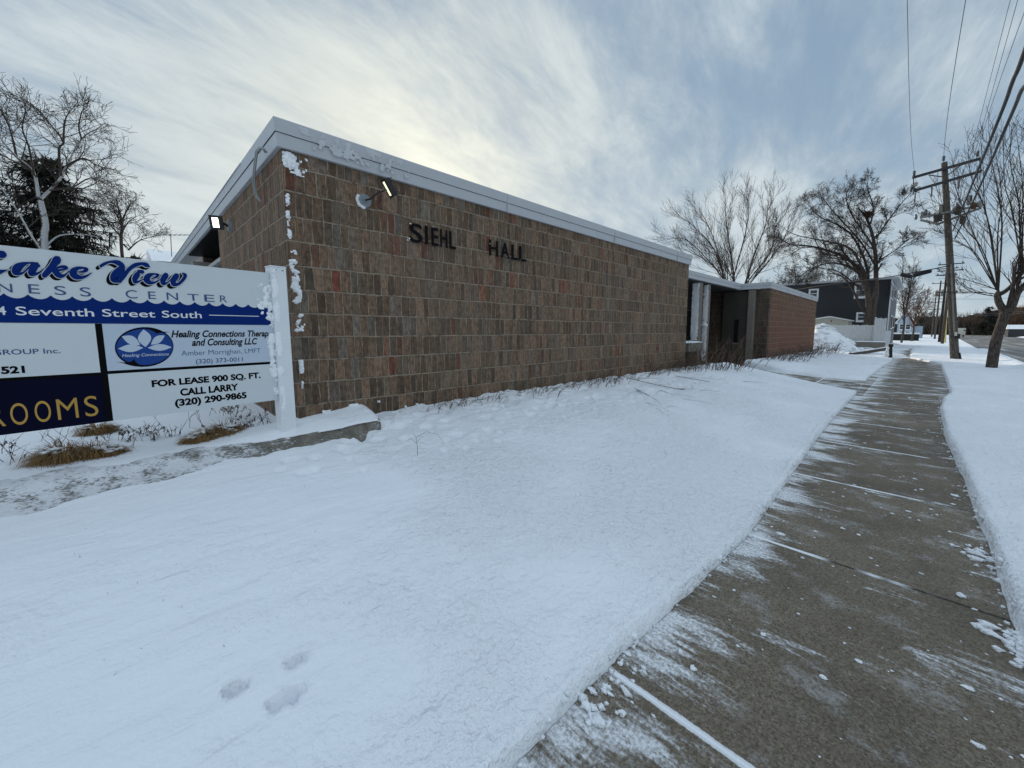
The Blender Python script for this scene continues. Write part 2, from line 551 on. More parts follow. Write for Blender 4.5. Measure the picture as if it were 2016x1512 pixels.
def siding_material(name, rgb, pitch=.13, vertical=False):
    ma = bpy.data.materials.new(name)
    ma.use_nodes = True
    N = NT(ma.node_tree)
    g = N.n('ShaderNodeNewGeometry')
    P = g.outputs['Position']
    X, Y, Z = N.sep(P)
    a = N.m('ADD', X, Y) if vertical else Z
    fr = N.m('FRACT', N.m('DIVIDE', a, pitch))
    edge = N.step(fr, .0, .12)
    nn = N.noise(P, 3, 5)
    c = N.mix(edge, tuple(x * .45 for x in rgb), rgb)
    c = N.mix(N.m('MULTIPLY', N.step(nn, .45, .75), .22), c, tuple(x * .6 for x in rgb))
    b = N.n('ShaderNodeBsdfPrincipled', {'Base Color': c, 'Roughness': .6, 'Specular IOR Level': .3})
    bn = N.n('ShaderNodeBump', {'Strength': .6, 'Distance': .015, 'Height': fr})
    N.t.links.new(bn.outputs[0], b.inputs['Normal'])
    N.t.links.new(b.outputs[0], N.n('ShaderNodeOutputMaterial').inputs[0])
    return ma


def bark_material(name, dark, light, frost=0.0):
    ma = bpy.data.materials.new(name)
    ma.use_nodes = True
    N = NT(ma.node_tree)
    g = N.n('ShaderNodeNewGeometry')
    P = g.outputs['Position']
    n = N.noise(N.vm('MULTIPLY', P, (1, 1, .25)), 26, 5, .7)
    c = N.mix(N.step(n, .35, .68), dark, light)
    if frost:
        nz = N.sep(g.outputs['Normal'])
        side = N.m('ADD', N.m('MULTIPLY', nz[0], .6), N.m('ADD', N.m('MULTIPLY', nz[1], .35), N.m('MULTIPLY', nz[2], .5)))
        fm = N.step(N.m('ADD', side, N.m('MULTIPLY', N.m('SUBTRACT', N.noise(P, 14, 4), .5), 1.2)), .05, .4)
        c = N.mix(N.m('MULTIPLY', fm, frost), c, (.75, .78, .8))
    b = N.n('ShaderNodeBsdfPrincipled', {'Base Color': c, 'Roughness': .9, 'Specular IOR Level': .15})
    bn = N.n('ShaderNodeBump', {'Strength': .9, 'Distance': .02, 'Height': n})
    N.t.links.new(bn.outputs[0], b.inputs['Normal'])
    N.t.links.new(b.outputs[0], N.n('ShaderNodeOutputMaterial').inputs[0])
    return ma


STOPS = [(0, (0.157, 0.097, 0.062)), (.22, (0.207, 0.131, 0.084)), (.42, (0.169, 0.110, 0.074)), (.56, (0.232, 0.147, 0.095)), (.70, (0.160, 0.117, 0.082)),
         (.82, (0.195, 0.131, 0.092)), (.88, (0.148, 0.120, 0.094)), (.925, (0.178, 0.150, 0.124)), (.96, (0.207, 0.103, 0.064)), (1, (0.188, 0.058, 0.038))]
M = dict(
    brick=brick_material("brown_brick", STOPS),
    brick_red=brick_material("red_brown_brick", [(p, (c[0] * 1.15, c[1] * .9, c[2] * .8)) for p, c in STOPS], mortar=(.30, .235, .185), red=.46, mw=1.7),
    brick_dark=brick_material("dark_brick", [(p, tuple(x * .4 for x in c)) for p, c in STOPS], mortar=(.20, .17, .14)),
    metal=mat("white_fascia_metal", (.44, .46, .49), .45, var=.05, vscale=2, spec=.5),
    seam=mat("fascia_seam", (.06, .065, .07), .7),
    snow=snow_material("snow"),
    snow_far=snow_material("snow_ground", dirt=.0, grain=.8),
    snow_dirty=snow_material("snow_dirty", dirt=.62),
    frost_thin=mat("thin_frost_film", (.51, .53, .56), .7),
    frost=snow_material("frost_crust", (.88, .9, .93), grain=.8),
    walk=walk_material("sidewalk_concrete"),
    path=walk_material("path_concrete", along='X', cover=-.07),
    road=road_material(),
    ledge=ledge_material(),
    concrete=mat("grey_concrete", (.17, .155, .13), .85, var=.25, vscale=4, bump=.004, bscale=60),
    concrete_dark=mat("dark_concrete", (.042, .036, .03), .85, var=.3, vscale=3, bump=.004),
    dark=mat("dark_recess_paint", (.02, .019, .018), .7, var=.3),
    glass=mat("dark_glass", (.012, .014, .016), .08, var=.1, spec=.6),
    window=mat("house_window_glass", (.03, .045, .07), .06, var=.2, spec=.8),
    sign_white=mat("sign_white_panel", (.60, .645, .67), .38, var=.02, vscale=3, spec=.06),
    sign_pale=mat("sign_pale_blue_panel", (.49, .565, .66), .38, var=.02, vscale=3, spec=.06),
    sign_blue=mat("sign_blue", (.002, .022, .15), .35, var=.05, spec=.06),
    logo_blue=mat("logo_blue", (.018, .06, .25), .35, var=.06, spec=.06),
    navy=mat("sign_navy", (.0015, .0025, .016), .4, var=.1, spec=.06),
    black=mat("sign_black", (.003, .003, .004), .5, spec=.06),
    grey_ink=mat("sign_slate_ink", (.05, .10, .22), .45, spec=.06),
    gold=mat("sign_gold", (.46, .28, .07), .4, spec=.06),
    post=mat("white_vinyl_post", (.74, .77, .80), .4, var=.04),
    letter=mat("black_metal_letter", (.004, .004, .005), .6, spec=.1),
    lamp_black=mat("black_lamp_metal", (.015, .015, .015), .45),
    lens=mat("lit_lens", (.9, .9, .75), .3, emit=((1, .96, .60), 1.05)),
    lens_white=mat("lit_white_lens", (.9, .9, .85), .3, emit=((1, .97, .86), 3.0)),
    zinc=mat("grey_zinc_plate", (.22, .25, .28), .5, metal=.3),
    cable=mat("grey_cable", (.30, .32, .33), .5),
    wood=bark_material("pole_wood", (.055, .045, .04), (.15, .13, .115)),
    wood_brown=bark_material("brown_pole_wood", (.06, .042, .03), (.16, .115, .08)),
    wood_black=mat("tarred_wood", (.018, .017, .017), .8, var=.3),
    arm=mat("dark_crossarm_wood", (.035, .036, .04), .8, var=.2),
    steel=mat("galvanised_steel", (.20, .20, .19), .5, metal=.4, var=.2),
    porcelain=mat("porcelain_insulator", (.13, .13, .15), .3),
    wire=mat("black_wire", (.012, .013, .018), .6),
    wire_grey=mat("thin_grey_wire", (.10, .115, .14), .6),
    bark=bark_material("grey_brown_bark", (.035, .028, .024), (.13, .105, .09)),
    bark_frost=bark_material("frosted_bark", (.035, .028, .024), (.11, .09, .08), frost=.5),
    twig=mat("dark_twig", (.045, .034, .028), .9, var=.3),
    twig_grey=mat("grey_twig", (.075, .06, .05), .9, var=.3),
    twig_red=mat("reddish_twig", (.12, .062, .042), .9, var=.3),
    stem=mat("dry_stem", (.095, .06, .04), .9, var=.4),
    straw=mat("dry_straw_grass", (.26, .155, .06), .9, var=.5, vscale=20),
    leaf_dark=mat("dark_dead_leaf", (.05, .035, .025), .9, var=.4),
    needle=mat("dark_conifer_needles", (.022, .026, .018), .9, var=.5, vscale=3),
    nest=mat("brown_leaf_nest", (.10, .045, .022), .95, var=.5),
    house=siding_material("dark_slate_siding", (.034, .038, .045)),
    house_side=siding_material("grey_siding", (.13, .14, .155)),
    white=mat("white_trim_paint", (.72, .74, .76), .5, var=.06),
    fence=mat("white_weathered_fence", (.50, .51, .52), .7, var=.25, vscale=5, stretch=(4, 4, .6)),
    shed=siding_material("cream_shed_siding", (.42, .42, .36), .2, True),
    blue_house=siding_material("pale_blue_siding", (.36, .44, .52)),
    roof_dark=mat("dark_shingle", (.05, .05, .055), .8, var=.3),
    trailer=mat("cream_trailer_paint", (.55, .54, .47), .5, var=.1),
    yellow=mat("pale_yellow_guard", (.62, .55, .22), .6),
    scrub=mat("brown_scrub", (.13, .078, .05), .95, var=.5, vscale=.5),
    scrub_grey=mat("grey_scrub", (.085, .068, .055), .95, var=.5, vscale=.5),
)

# ================================================================== THE SETTING: snow, walks, road
def lerp(a, b, t):
    return a + (b - a) * t


def interp(x, pts):
    if x <= pts[0][0]:
        return pts[0][1]
    for (x0, y0), (x1, y1) in zip(pts, pts[1:]):
        if x <= x1:
            return lerp(y0, y1, (x - x0) / (x1 - x0))
    return pts[-1][1]


XL = [(-4, -1.0), (.84, -.99), (1.54, -.98), (2.4, -.92), (3.25, -.88), (4.2, -.90), (5.06, -.93), (7, -1.0), (9, -1.04), (13.2, -1.06), (16, -1.12), (22, -1.05), (26, -.9), (33, -1.0)]
XR = [(-4, .55), (3.1, .53), (4.1, .53), (7.1, .47), (8.8, .43), (11, .46), (12.7, .53), (14, .72), (17, .78), (22, .85), (27, .92), (33, 1.0)]


def edge_left(y):
    return interp(y, XL) + .02 * fbm(y * 1.3, 3.1) + .016 * fbm(y * 7, 9.0) + .008 * fbm(y * 21, 19.0) + .006 * fbm(y * 48, 39.0)


def edge_right(y):
    return interp(y, XR) + .04 * fbm(y * 1.1, 23.1) + .02 * fbm(y * 6, 29.0)


def z_lawn(x, y):
    t = max(0.0, min(1.15, (-.95 - x) / 4.1))
    zb = interp(y, [(1.7, .485), (2.6, .56), (11.3, .51), (20, .33), (31, .24)])
    return .065 + (zb - .065) * (t ** 1.15)


PRINTS = [(at(462, 1338, Z=.19), .033, .10), (at(582, 1284, Z=.19), .036, .08), (at(572, 1344, Z=.19), .038, .085), (at(542, 1360, Z=.19), .028, .065)]
rngd = random.Random(5)
DIMPLES = []
for k in range(230):
    y = rngd.uniform(.8, 11.2)
    DIMPLES.append((rngd.uniform(-5.0, -3.75 + .25 * math.sin(y)), y, rngd.uniform(.03, .09), rngd.uniform(.012, .042)))
for k in range(46):                                      # a line of animal tracks parallel to the wall
    y = 2.2 + k * .2
    DIMPLES.append((-3.5 - .03 * y + .10 * (k % 2) + rngd.uniform(-.06, .06), y, .045, .034))
DG = {}
for dm in DIMPLES:
    DG.setdefault((int(dm[0] // .2), int(dm[1] // .2)), []).append(dm)


def dents(x, y):
    z = 0
    for p, r, dp in PRINTS:
        ddx, ddy = x - p.x, y - p.y
        q = (ddx * .3 + ddy * .95) ** 2 / (r * r) + (ddy * .3 - ddx * .95) ** 2 / (r * r * .42)
        if q < 6:
            z -= dp * 1.5 * math.exp(-q ** 3) - .010 * math.exp(-((q - 1.9) / .6) ** 2)
    i, j = int(x // .2), int(y // .2)
    for a in (i - 1, i, i + 1):
        for b in (j - 1, j, j + 1):
            for (qx_, qy_, r, dp) in DG.get((a, b), ()):
                q = ((x - qx_) ** 2 + (y - qy_) ** 2) / (r * r)
                if q < 5:
                    z -= dp * math.exp(-q * q)
    return z


def y_end(x):
    """where the near lawn stops at the entrance path"""
    return interp(-x, [(.9, 12.75), (1.3, 12.9), (2.1, 13.25), (3.7, 14.2), (5.1, 14.9)]) + .06 * fbm(x * 3, 71)


def lawn_point(u, v):
    yv = -4 + v * 17.0
    xe = edge_left(yv)
    lip = .016
    if u < lip:                                           # the cut edge of the snow beside the walk
        s = u / lip
        x = xe + .012 - .028 * s ** 2
        z = .003 + .075 * s 
        y = yv
        y = -4 + (yv + 4) / 17.0 * (y_end(x) + 4)
        return (x, y, z + .008 * fbm(y * 9, s * 3, 4))
    uu = (u - lip) / (1 - lip)
    x = lerp(xe - .016, -5.06, uu)
    y = -4 + (yv + 4) / 17.0 * (y_end(x) + 4)
    z = z_lawn(x, y) + .022 * fbm(x * .7, y * .7, 1) + .012 * fbm(x * 2.6, y * 1.9, 2) + dents(x, y)
    rough = max(0, min(1, (fbm(x * .5, y * .5, 33) + .3) * 1.6))
    rough *= max(0, min(1, (y + .4) / 2.2)) * .8 + .2
    z += (.001 + .009 * rough) * fbm(x * 15, y * 12, 3, 3) + .007 * fbm(x * 6, y * 2.2, 8, 2)
    if x < -4.3 and y > 1.9:
        z += (.09 * max(0, fbm(x * 2, y * 1.3, 12)) + .05 * fbm(x * 6, y * 5, 14)) * min(1, (-4.3 - x) / .4)
    z += .018 * max(0, 1 - uu * 60)
    z -= .010 * math.exp(-(uu * 220)) 
    dend = (y_end(x) - y)
    if dend < .12:
        z = lerp(.14 * (-.95 - x) / 4.1 + .01, z, max(0, min(1, dend / .10)) ** .5)
    return (x, y, z)


def stack(fn, us, vs_):
    mb = MB()
    for u in us:
        for v in vs_:
            mb.v.append(fn(u, v))
    nv = len(vs_)
    for i in range(len(us) - 1):
        for j in range(nv - 1):
            a = i * nv + j
            mb.f.append((a, a + 1, a + nv + 1, a + nv))
    return mb


def lawn_z(x, y):
    return z_lawn(x, y) + .022 * fbm(x * .7, y * .7, 1) + .012 * fbm(x * 2.6, y * 1.9, 2) + dents(x, y)


us = [0, .004, .009, .016] + [.016 + .984 * ((k + 1) / 185) for k in range(185)]
ys_ = [lerp(-4, -.9, k / 24) for k in range(24)] + [lerp(-.9, 4.5, k / 420) for k in range(420)] + [lerp(4.5, 13, k / 270) for k in range(271)]
vs_ = [(y + 4) / 17 for y in ys_]
stack(lawn_point, us, vs_).build('snow_lawn', M['snow'], smooth=True, kind='structure')

# entrance path, sidewalk and their concrete
pth = MB()
PN = 24
for k in range(PN + 1):
    x = lerp(-.9, -8.6, k / PN)
    zz = max(0, .14 * min(1, (-.95 - x) / 4.1) * 1.0) + (.012 if k else .004)
    pth.v += [(x, y_end(max(x, -5.1)) - .3, zz), (x, 17.6, zz)]
for k in range(PN):
    pth.f.append((2 * k, 2 * k + 1, 2 * k + 3, 2 * k + 2))
pth.build('entrance_path', M['path'], kind='structure')
MB().grid(lambda u, v: (lerp(-1.35, 1.3, u), lerp(-4, 48, v), 0.0), 2, 30).build('sidewalk', M['walk'], kind='structure')


def y_far(x):
    return interp(-x, [(.8, 16.6), (1.2, 15.9), (2.4, 15.5), (3.6, 15.9), (4.6, 16.4), (5.1, 16.8)]) + .07 * fbm(x * 3, 171)


def lawn2(u, v):
    yv = 15.4 + v * 17.6
    xe = edge_left(yv)
    x = lerp(xe, -5.06, max(0, (u - .03) / .97))
    y = y_far(x) + v * (33 - y_far(x))
    t = min(1, max(0, (u - .0) / .03))
    z = .004 + t * (z_lawn(x, y) * .95 + .02) + .05 * fbm(x * .9, y * .6, 6) * t + .03 * fbm(x * 3, y * 3, 7) * t
    e = (y - y_far(x))
    if e < .2:
        z = lerp(.14 * (-.95 - x) / 4.1, z, max(0, e / .2) ** .5)
    return (x, y, z)


stack(lawn2, [k / 70 for k in range(71)], [k / 230 for k in range(231)]).build('snow_lawn_far', M['snow'], smooth=True, kind='structure')


def verge(u, v):
    y = -4 + (v ** 1.25) * 52
    xe = edge_right(y)
    if y > 26:
        xe = lerp(xe, -.2 + .5 * fbm(y * .8, 40), min(1, (y - 26) / 5))
    lip = .05
    if u < lip:
        s = u / lip
        return (xe - .012 + .06 * s, y, .004 + .115 * math.sin(s * math.pi / 2) + .012 * fbm(y * 8, s * 4, 8))
    uu = (u - lip) / (1 - lip)
    x = lerp(xe + .048, 3.75 + .25 * fbm(y * .5, 60) + max(0, y - 24) * .035, uu)
    z = .105 + .035 * fbm(x * .9, y * .9, 15) + .02 * fbm(x * 3.4, y * 3.0, 16) + .016 * fbm(x * 11, y * 9, 17, 3)
    z += .10 * math.exp(-((uu - .88) / .09) ** 2) * (1 + .6 * fbm(x * 2, y * 2, 18))      # ridge the plough left
    if uu > .96:
        z *= (1 - uu) / .04 * .9 + .05
    return (x, y, z)


stack(verge, [0, .012, .026, .05] + [.05 + .95 * (k + 1) / 75 for k in range(75)], [k / 420 for k in range(421)]).build('snow_verge', M['snow'], smooth=True, kind='structure')

# trodden snow over the walk beyond the hall, then the far ground
def far_snow(u, v):
    x, y = lerp(-9.5, .3, u), lerp(31.5, 60, v)
    z = .015 + .10 * max(0, fbm(x * .6, y * .35, 90) + .25) + .05 * fbm(x * 2, y * 1.4, 91)
    if abs(x + .3) < .9:
        z -= .06 * (1 - abs(x + .3) / .9)
    z += interp(y, [(31.5, 0), (36, .05), (39, .25), (60, .35)]) * max(0, min(1, (-1.2 - x) / 1.5))
    if y < 32.3:
        z *= (y - 31.5) / .8
    return (x, y, z)


stack(far_snow, [k / 70 for k in range(71)], [k / 130 for k in range(131)]).build('trodden_snow', M['snow_dirty'], smooth=True, kind='structure')
gr = MB()
for r0, r1 in ((0, 60), (60, 300), (300, 3000)):
    pass
gr.grid(lambda u, v: (lerp(-900, 900, u), lerp(-60, 2500, v), -.03), 20, 20)
gr.build('ground', M['snow_far'], kind='structure')
rd = MB()
rp = [(-20, 3.6, 12.2), (20, 3.6, 12.2), (34, 4.0, 12.6), (60, 4.8, 13.5), (95, 6.0, 15.5), (140, 7.6, 18.5), (200, 9, 22), (300, 12, 28)]
for y, a, b in rp:
    rd.v += [(a - .4, y, -.012), (b, y, -.012)]
for k in range(len(rp) - 1):
    rd.f.append((2 * k, 2 * k + 1, 2 * k + 3, 2 * k + 2))
rd.build('road', M['road'], kind='structure')
# snow bank along the far side of the road, and the ploughed strip left of it further on
bank = MB()


def bank_fn(u, v):
    y = lerp(5, 230, v ** 1.3)
    a = interp(y, [(p[0], p[2]) for p in rp])
    x = a - .3 + u * 9
    z = -.02 + .35 * math.sin(min(1, u * 3.2) * math.pi / 2) * (1 + .5 * fbm(y * .5, u * 5, 55)) + .12 * fbm(x * .6, y * .5, 56)
    return (x, y, max(-.04, z if u > .01 else -.02))


bank.grid(bank_fn, 24, 160)
bank.build('snow_bank', M['snow_far'], smooth=True, kind='structure')


def yard_fn(u, v):
    x, y = lerp(-5.02, -45, u ** 1.6), lerp(-16, 1.27, v)
    z = .47 + .05 * fbm(x * .8, y * .8, 44) + .02 * fbm(x * 3, y * 3, 45) + max(0, -8 - x) * .028
    return (x, y, z)


MB().grid(yard_fn, 110, 90).build('snow_yard', M['snow'], smooth=True, kind='structure')

# lumps of snow kicked over the walk
rng = random.Random(11)
lm = MB()
for k in range(250):
    y = rng.uniform(.6, 15) if rng.random() < .75 else rng.uniform(.8, 5)
    x = rng.uniform(edge_left(y) + .03, edge_right(y) - .02)
    if rng.random() < .35:
        x = edge_right(y) - abs(rng.gauss(0, .16))
    r = min(.04, max(.004, rng.lognormvariate(-5.1, .6)))
    lm.blob((x, y, r * .22), (r * rng.uniform(1, 1.9), r * rng.uniform(.7, 1.2), r * .45), rng, 7, 4, .5)
for (cx_, cy_, n, sp_, rr) in ((-.87, 1.27, 34, .07, .021), (.50, 3.02, 44, .10, .026), (.47, 4.1, 30, .09, .026), (.58, 2.75, 26, .10, .026), (-.89, 1.6, 16, .12, .014)):
    for k in range(n):
        r = rr * rng.uniform(.2, 1.1)
        lm.blob((cx_ + rng.gauss(0, sp_ * .6), cy_ + rng.gauss(0, sp_), r * .3), (r * rng.uniform(.8, 1.7), r * rng.uniform(.6, 1.2), r * .6), rng, 9, 6, .62)
for k in range(900):                                     # broken crumbs along both cut edges
    y = -.6 + 15 * rng.random() ** 1.5
    r = min(.022, rng.lognormvariate(-5.0, .55))
    if k % 2:
        x, z = edge_left(y) + rng.uniform(-.02, .035), rng.uniform(0, .07)
    else:
        x, z = edge_right(y) + rng.uniform(-.04, .03), rng.uniform(0, .09)
    if abs(x - (edge_left(y) if k % 2 else edge_right(y))) > .018:
        z = r * .3
    lm.blob((x, y, z), (r, r * rng.uniform(.7, 1.3), r * .8), rng, 6, 4, .6)
gt = MB()
for k in range(1500):
    y = -.5 + 13 * rng.random()
    x = lerp(edge_left(y) - .05, -4.9, rng.random() ** .8)
    if fbm(x * .9, y * .9, 66) < -.02 and k % 4:
        continue
    def bl_(mb, p, dv, L, wd):
        sd = Vector((-dv.y, dv.x, 0)).normalized() * wd
        q = p + dv * L
        o_ = len(mb.v)
        mb.v += [tuple(p - sd), tuple(p + sd), tuple(q)]
        mb.f.append((o_, o_ + 1, o_ + 2))
    bl_(gt, Vector((x, y, lawn_z(x, y) - .004)), Vector((rng.gauss(0, .6), rng.gauss(0, .6), .6)).normalized(), rng.uniform(.008, .026), rng.uniform(.0008, .0018))
tag(gt.build('grass_tips', M['stem']), 'sparse brown grass tips just poking through the snowy lawn', 'grass', kind='stuff')
o = lm.build('snow_crumbs', M['frost'], smooth=True)
tag(o, 'loose white crumbs of snow scattered over the brown sidewalk', 'snow crumbs', kind='stuff')


# ================================================================== THE HALL
WX, Y0, Y1, Y2, Y3, ZF, ZT = -5.05, 1.25, 11.28, 19.85, 31.0, 3.50, 3.765
hall = thing('brick_hall', (-15, 12, 0), 'long low brown brick hall with white metal roof edge and recessed entrance', 'building')
hall['kind'] = 'thing'
w = MB()
w.box((WX - .3, Y0, -.2), (WX, Y1, ZF + .1))
w.build('front_wall', M['brick'], hall)
w = MB()
w.box((-9.3, Y0, -.2), (WX - .3, Y0 + .3, ZF + .1))
w.build('side_wall', M['brick'], hall)
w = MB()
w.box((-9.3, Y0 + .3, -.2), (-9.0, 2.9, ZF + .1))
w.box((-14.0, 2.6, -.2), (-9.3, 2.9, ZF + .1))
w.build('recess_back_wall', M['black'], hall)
w = MB()
w.box((-26, Y0, -.2), (-14.0, Y0 + .3, 3.2))
w.box((-14.3, Y0 + .3, -.2), (-14.0, 2.6, ZF + .1))
w.build('rear_side_wall', M['brick_dark'], hall)
w = MB()
w.box((-13.97, Y0 + .06, 3.12), (-13.9, 2.55, 3.32))
w.build('louvre_panel', mat("pale_panel", (.30, .29, .28), .6), hall)
w = MB()
w.box((-14.2, Y0 + .05, 2.86), (-9.31, Y0 + .12, 2.93))
w.build('cross_rail', mat("grey_rail", (.34, .33, .32), .6), hall)
w = MB()
w.box((WX - .3, Y2 + .3, -.2), (WX, Y3, ZF + .1))
w.build('far_wing_wall', M['brick_red'], hall)
w = MB()
w.box((-8.2, Y2, -.2), (WX, Y2 + .3, ZF + .1))
w.build('return_wall', M['brick_dark'], hall)
w = MB()
w.box((-26, Y3 - .3, -.2), (WX - .3, Y3, ZF + .1))
w.build('end_wall', M['brick'], hall)
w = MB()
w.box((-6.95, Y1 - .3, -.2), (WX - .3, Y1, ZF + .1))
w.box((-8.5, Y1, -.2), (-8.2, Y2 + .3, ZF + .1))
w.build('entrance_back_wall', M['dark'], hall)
# concrete slab, pier and cap at the entrance
w = MB()
w.box((-7.0, Y2 - .22, -.1), (-5.86, Y2 - .003, 3.42))
o = w.build('concrete_panel', M['concrete_dark'], hall, bevel=.01)
w = MB()
w.box((-6.42, Y2 - .245, 1.02), (-6.24, Y2 - .223, 2.1))
w.build('slot_window', M['glass'], o)
w = MB()
w.box((-6.46, Y2 - .28, .94), (-6.2, Y2 - .223, 1.0))
w.build('sill', M['concrete'], o)
w = MB()
w.box((-5.857, Y2 - .3, -.1), (-5.60, Y2 - .003, 3.46))
w.build('concrete_pier', M['concrete'], hall, bevel=.01)
w = MB()
w.box((-6.4, Y2 - .36, 3.465), (-5.45, Y2 - .003, 3.495))
w.build('pier_cap', M['metal'], hall)
# storefront glazing
w = MB()
w.box((-6.93, Y1 + .05, .55), (-6.9, 14.6, 3.40))
gl = w.build('window', M['glass'], hall)
w = MB()
for yy in (Y1 + .02, 12.9, 14.6):
    w.box((-6.97, yy, .5), (-6.87, yy + .06, 3.42))
for zz in (.5, 2.55, 3.36):
    w.box((-6.965, Y1 + .02, zz), (-6.875, 14.66, zz + .06))
w.build('frame', mat("bronze_frame", (.05, .045, .04), .5), gl)
w = MB()
w.box((-8.19, 16.9, .15), (-8.16, 18.9, 2.5))
dr = w.build('entrance_door', M['glass'], hall)
w = MB()
for yy in (16.86, 17.87, 18.88):
    w.box((-8.195, yy, .15), (-8.13, yy + .06, 2.56))
w.box((-8.195, 16.92, 2.5), (-8.13, 18.88, 2.56))
w.build('frame', mat("dark_door_frame", (.05, .045, .04), .5), dr)
w = MB()
w.tube([(-8.1, 17.80, 1.0), (-8.1, 17.80, 1.35)], .015, 6)
w.build('handle', M['steel'], dr)
# the two upright fins with snow plastered on their windward faces
fin_m = mat("brown_fin_paint", (.16, .135, .115), .7)
w = MB()
w.box((-6.62, 15.2, .1), (-6.33, 15.52, 3.44))
f1 = w.build('entrance_fin', fin_m, hall, bevel=.008)
w = MB()
w.box((-6.55, 16.12, .1), (-6.34, 16.32, 3.44))
f2 = w.build('entrance_fin', fin_m, hall, bevel=.008)
rng = random.Random(3)


def plaster(mb, u0, u1, v0, v1, frame, org, thick, step_, thr, seed, ragged=.06, fade=None):
    """crust of blown snow with a ragged outline on a plane (u,v,n)"""
    nu, nv = max(2, int((u1 - u0) / step_)), max(2, int((v1 - v0) / step_))
    H = {}
    for i in range(nu + 1):
        for j in range(nv + 1):
            u, v = lerp(u0, u1, i / nu), lerp(v0, v1, j / nv)
            e = min(i, nu - i) / nu * 2
            n_ = fbm(u * 9 + seed, v * 9, seed, 4) + .5 * fbm(u * 30, v * 30, seed + 3, 3)
            e2 = min(j, nv - j) / nv * 2
            h = n_ * 1.3 + thr - (1 - min(1, e * 1.6)) * .55 - (1 - min(1, e2 * 5)) * .4
            if fade:
                h += fade(u, v)
            H[i, j] = h
    o = len(mb.v)
    idx = {}
    for i in range(nu + 1):
        for j in range(nv + 1):
            u, v = lerp(u0, u1, i / nu), lerp(v0, v1, j / nv)
            t = max(0.0, min(1.0, H[i, j] * 3)) ** .6 * thick * (1 + .5 * fbm(u * 22, v * 22, seed + 9, 2))
            p = Vector(org) + frame[0] * u + frame[1] * v + frame[2] * (t + .0015)
            idx[i, j] = len(mb.v)
            mb.v.append(tuple(p))
    for i in range(nu):
        for j in range(nv):
            q = [(i, j), (i + 1, j), (i + 1, j + 1), (i, j + 1)]
            if max(H[k] for k in q) > 0:
                mb.f.append(tuple(idx[k] for k in q))
    return mb


EX, EY, EZ = Vector((1, 0, 0)), Vector((0, 1, 0)), Vector((0, 0, 1))
w = plaster(MB(), 0, .29, 1.2, 3.42, (EX, EZ, -EY), (-6.62, 15.2, 0), .022, .02, .75, 2.0)
w.build('snow_crust', M['frost'], f1, smooth=True)
w = plaster(MB(), 0, .21, .35, 3.42, (EX, EZ, -EY), (-6.55, 16.12, 0), .015, .02, .6, 7.0)
w.box((-6.58, 16.0, 1.75), (-6.32, 16.1, 1.84))
w.build('snow_crust', M['frost'], f2, smooth=True)
# planter box against the glazing
pl_ = thing('planter_box', (-6.3, 14.2, .8), 'square grey concrete planter box topped with snow between wall end and white fin', 'planter')
w = MB()
w.box((-6.5, 13.55, .82), (-5.95, 14.8, 1.14))
w.build('box', M['concrete'], pl_, bevel=.01)
w = MB()
w.box((-6.35, 13.8, 0.1), (-6.05, 14.5, .815))
w.build('pedestal', M['concrete_dark'], pl_)
w = MB()
w.grid(lambda u, v: (lerp(-6.52, -5.93, u), lerp(13.53, 14.82, v), 1.143 + .06 * math.sin(math.pi * u) ** .4 * math.sin(math.pi * v) ** .3 + .012 * fbm(u * 6, v * 9, 5)), 12, 20)
w.build('snow_cap', M['frost'], pl_, smooth=True)
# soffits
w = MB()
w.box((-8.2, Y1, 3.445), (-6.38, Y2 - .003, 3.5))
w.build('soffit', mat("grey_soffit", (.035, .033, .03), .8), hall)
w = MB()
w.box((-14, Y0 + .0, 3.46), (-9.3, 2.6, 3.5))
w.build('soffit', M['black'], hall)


# fascia: swept profile with a seam
def sweep(path, prof, closed=False):
    """path of (x,y), the outside on its right; prof of (offset, z)"""
    mb = MB()
    n = len(path)
    P = [Vector((p[0], p[1])) for p in path]
    for i in range(n):
        if i == 0:
            dd = (P[1] - P[0]).normalized()
            nn = Vector((dd.y, -dd.x))
        elif i == n - 1:
            dd = (P[-1] - P[-2]).normalized()
            nn = Vector((dd.y, -dd.x))
        else:
            d0, d1 = (P[i] - P[i - 1]).normalized(), (P[i + 1] - P[i]).normalized()
            n0, n1_ = Vector((d0.y, -d0.x)), Vector((d1.y, -d1.x))
            nn = (n0 + n1_)
            nn = nn / max(.2, nn.dot(n0))
        for (o_, z) in prof:
            q = P[i] + nn * o_
            mb.v.append((q.x, q.y, z))
    k = len(prof)
    for i in range(n - 1):
        for j in range(k - 1):
            a = i * k + j
            mb.f.append((a, a + k, a + k + 1, a + 1))
    return mb


FP = [(-26, Y0), (WX, Y0), (WX, Y1), (-6.3, Y1), (-6.3, Y2), (WX, Y2), (WX, Y3), (-26, Y3)]
fa = sweep(FP, [(-.25, ZF), (.040, ZF - .012), (.046, ZF - .008), (.052, ZF + .118), (.050, ZF + .122)])
sw = sweep(FP, [(.058, ZF + .126), (.062, ZF + .130), (.070, ZT - .01), (.062, ZT), (-.3, ZT - .03)])
fa.add(sw.v, sw.f)
sweep(FP, [(.043, ZF + .112), (.047, ZF + .134)]).build('fascia_seam', M['seam'], hall)
for yy in (4.3, 7.35, 10.4, 22.9, 25.95, 29):
    fa.box((WX + .052, yy, ZF + .0), (WX + .0735, yy + .012, ZT - .012))
fa.build('fascia', M['metal'], hall)
rf = MB()
rf.add([(x, y, ZT - .06) for x, y in FP], [tuple(range(len(FP)))])
rf.build('roof', M['snow_far'], hall)


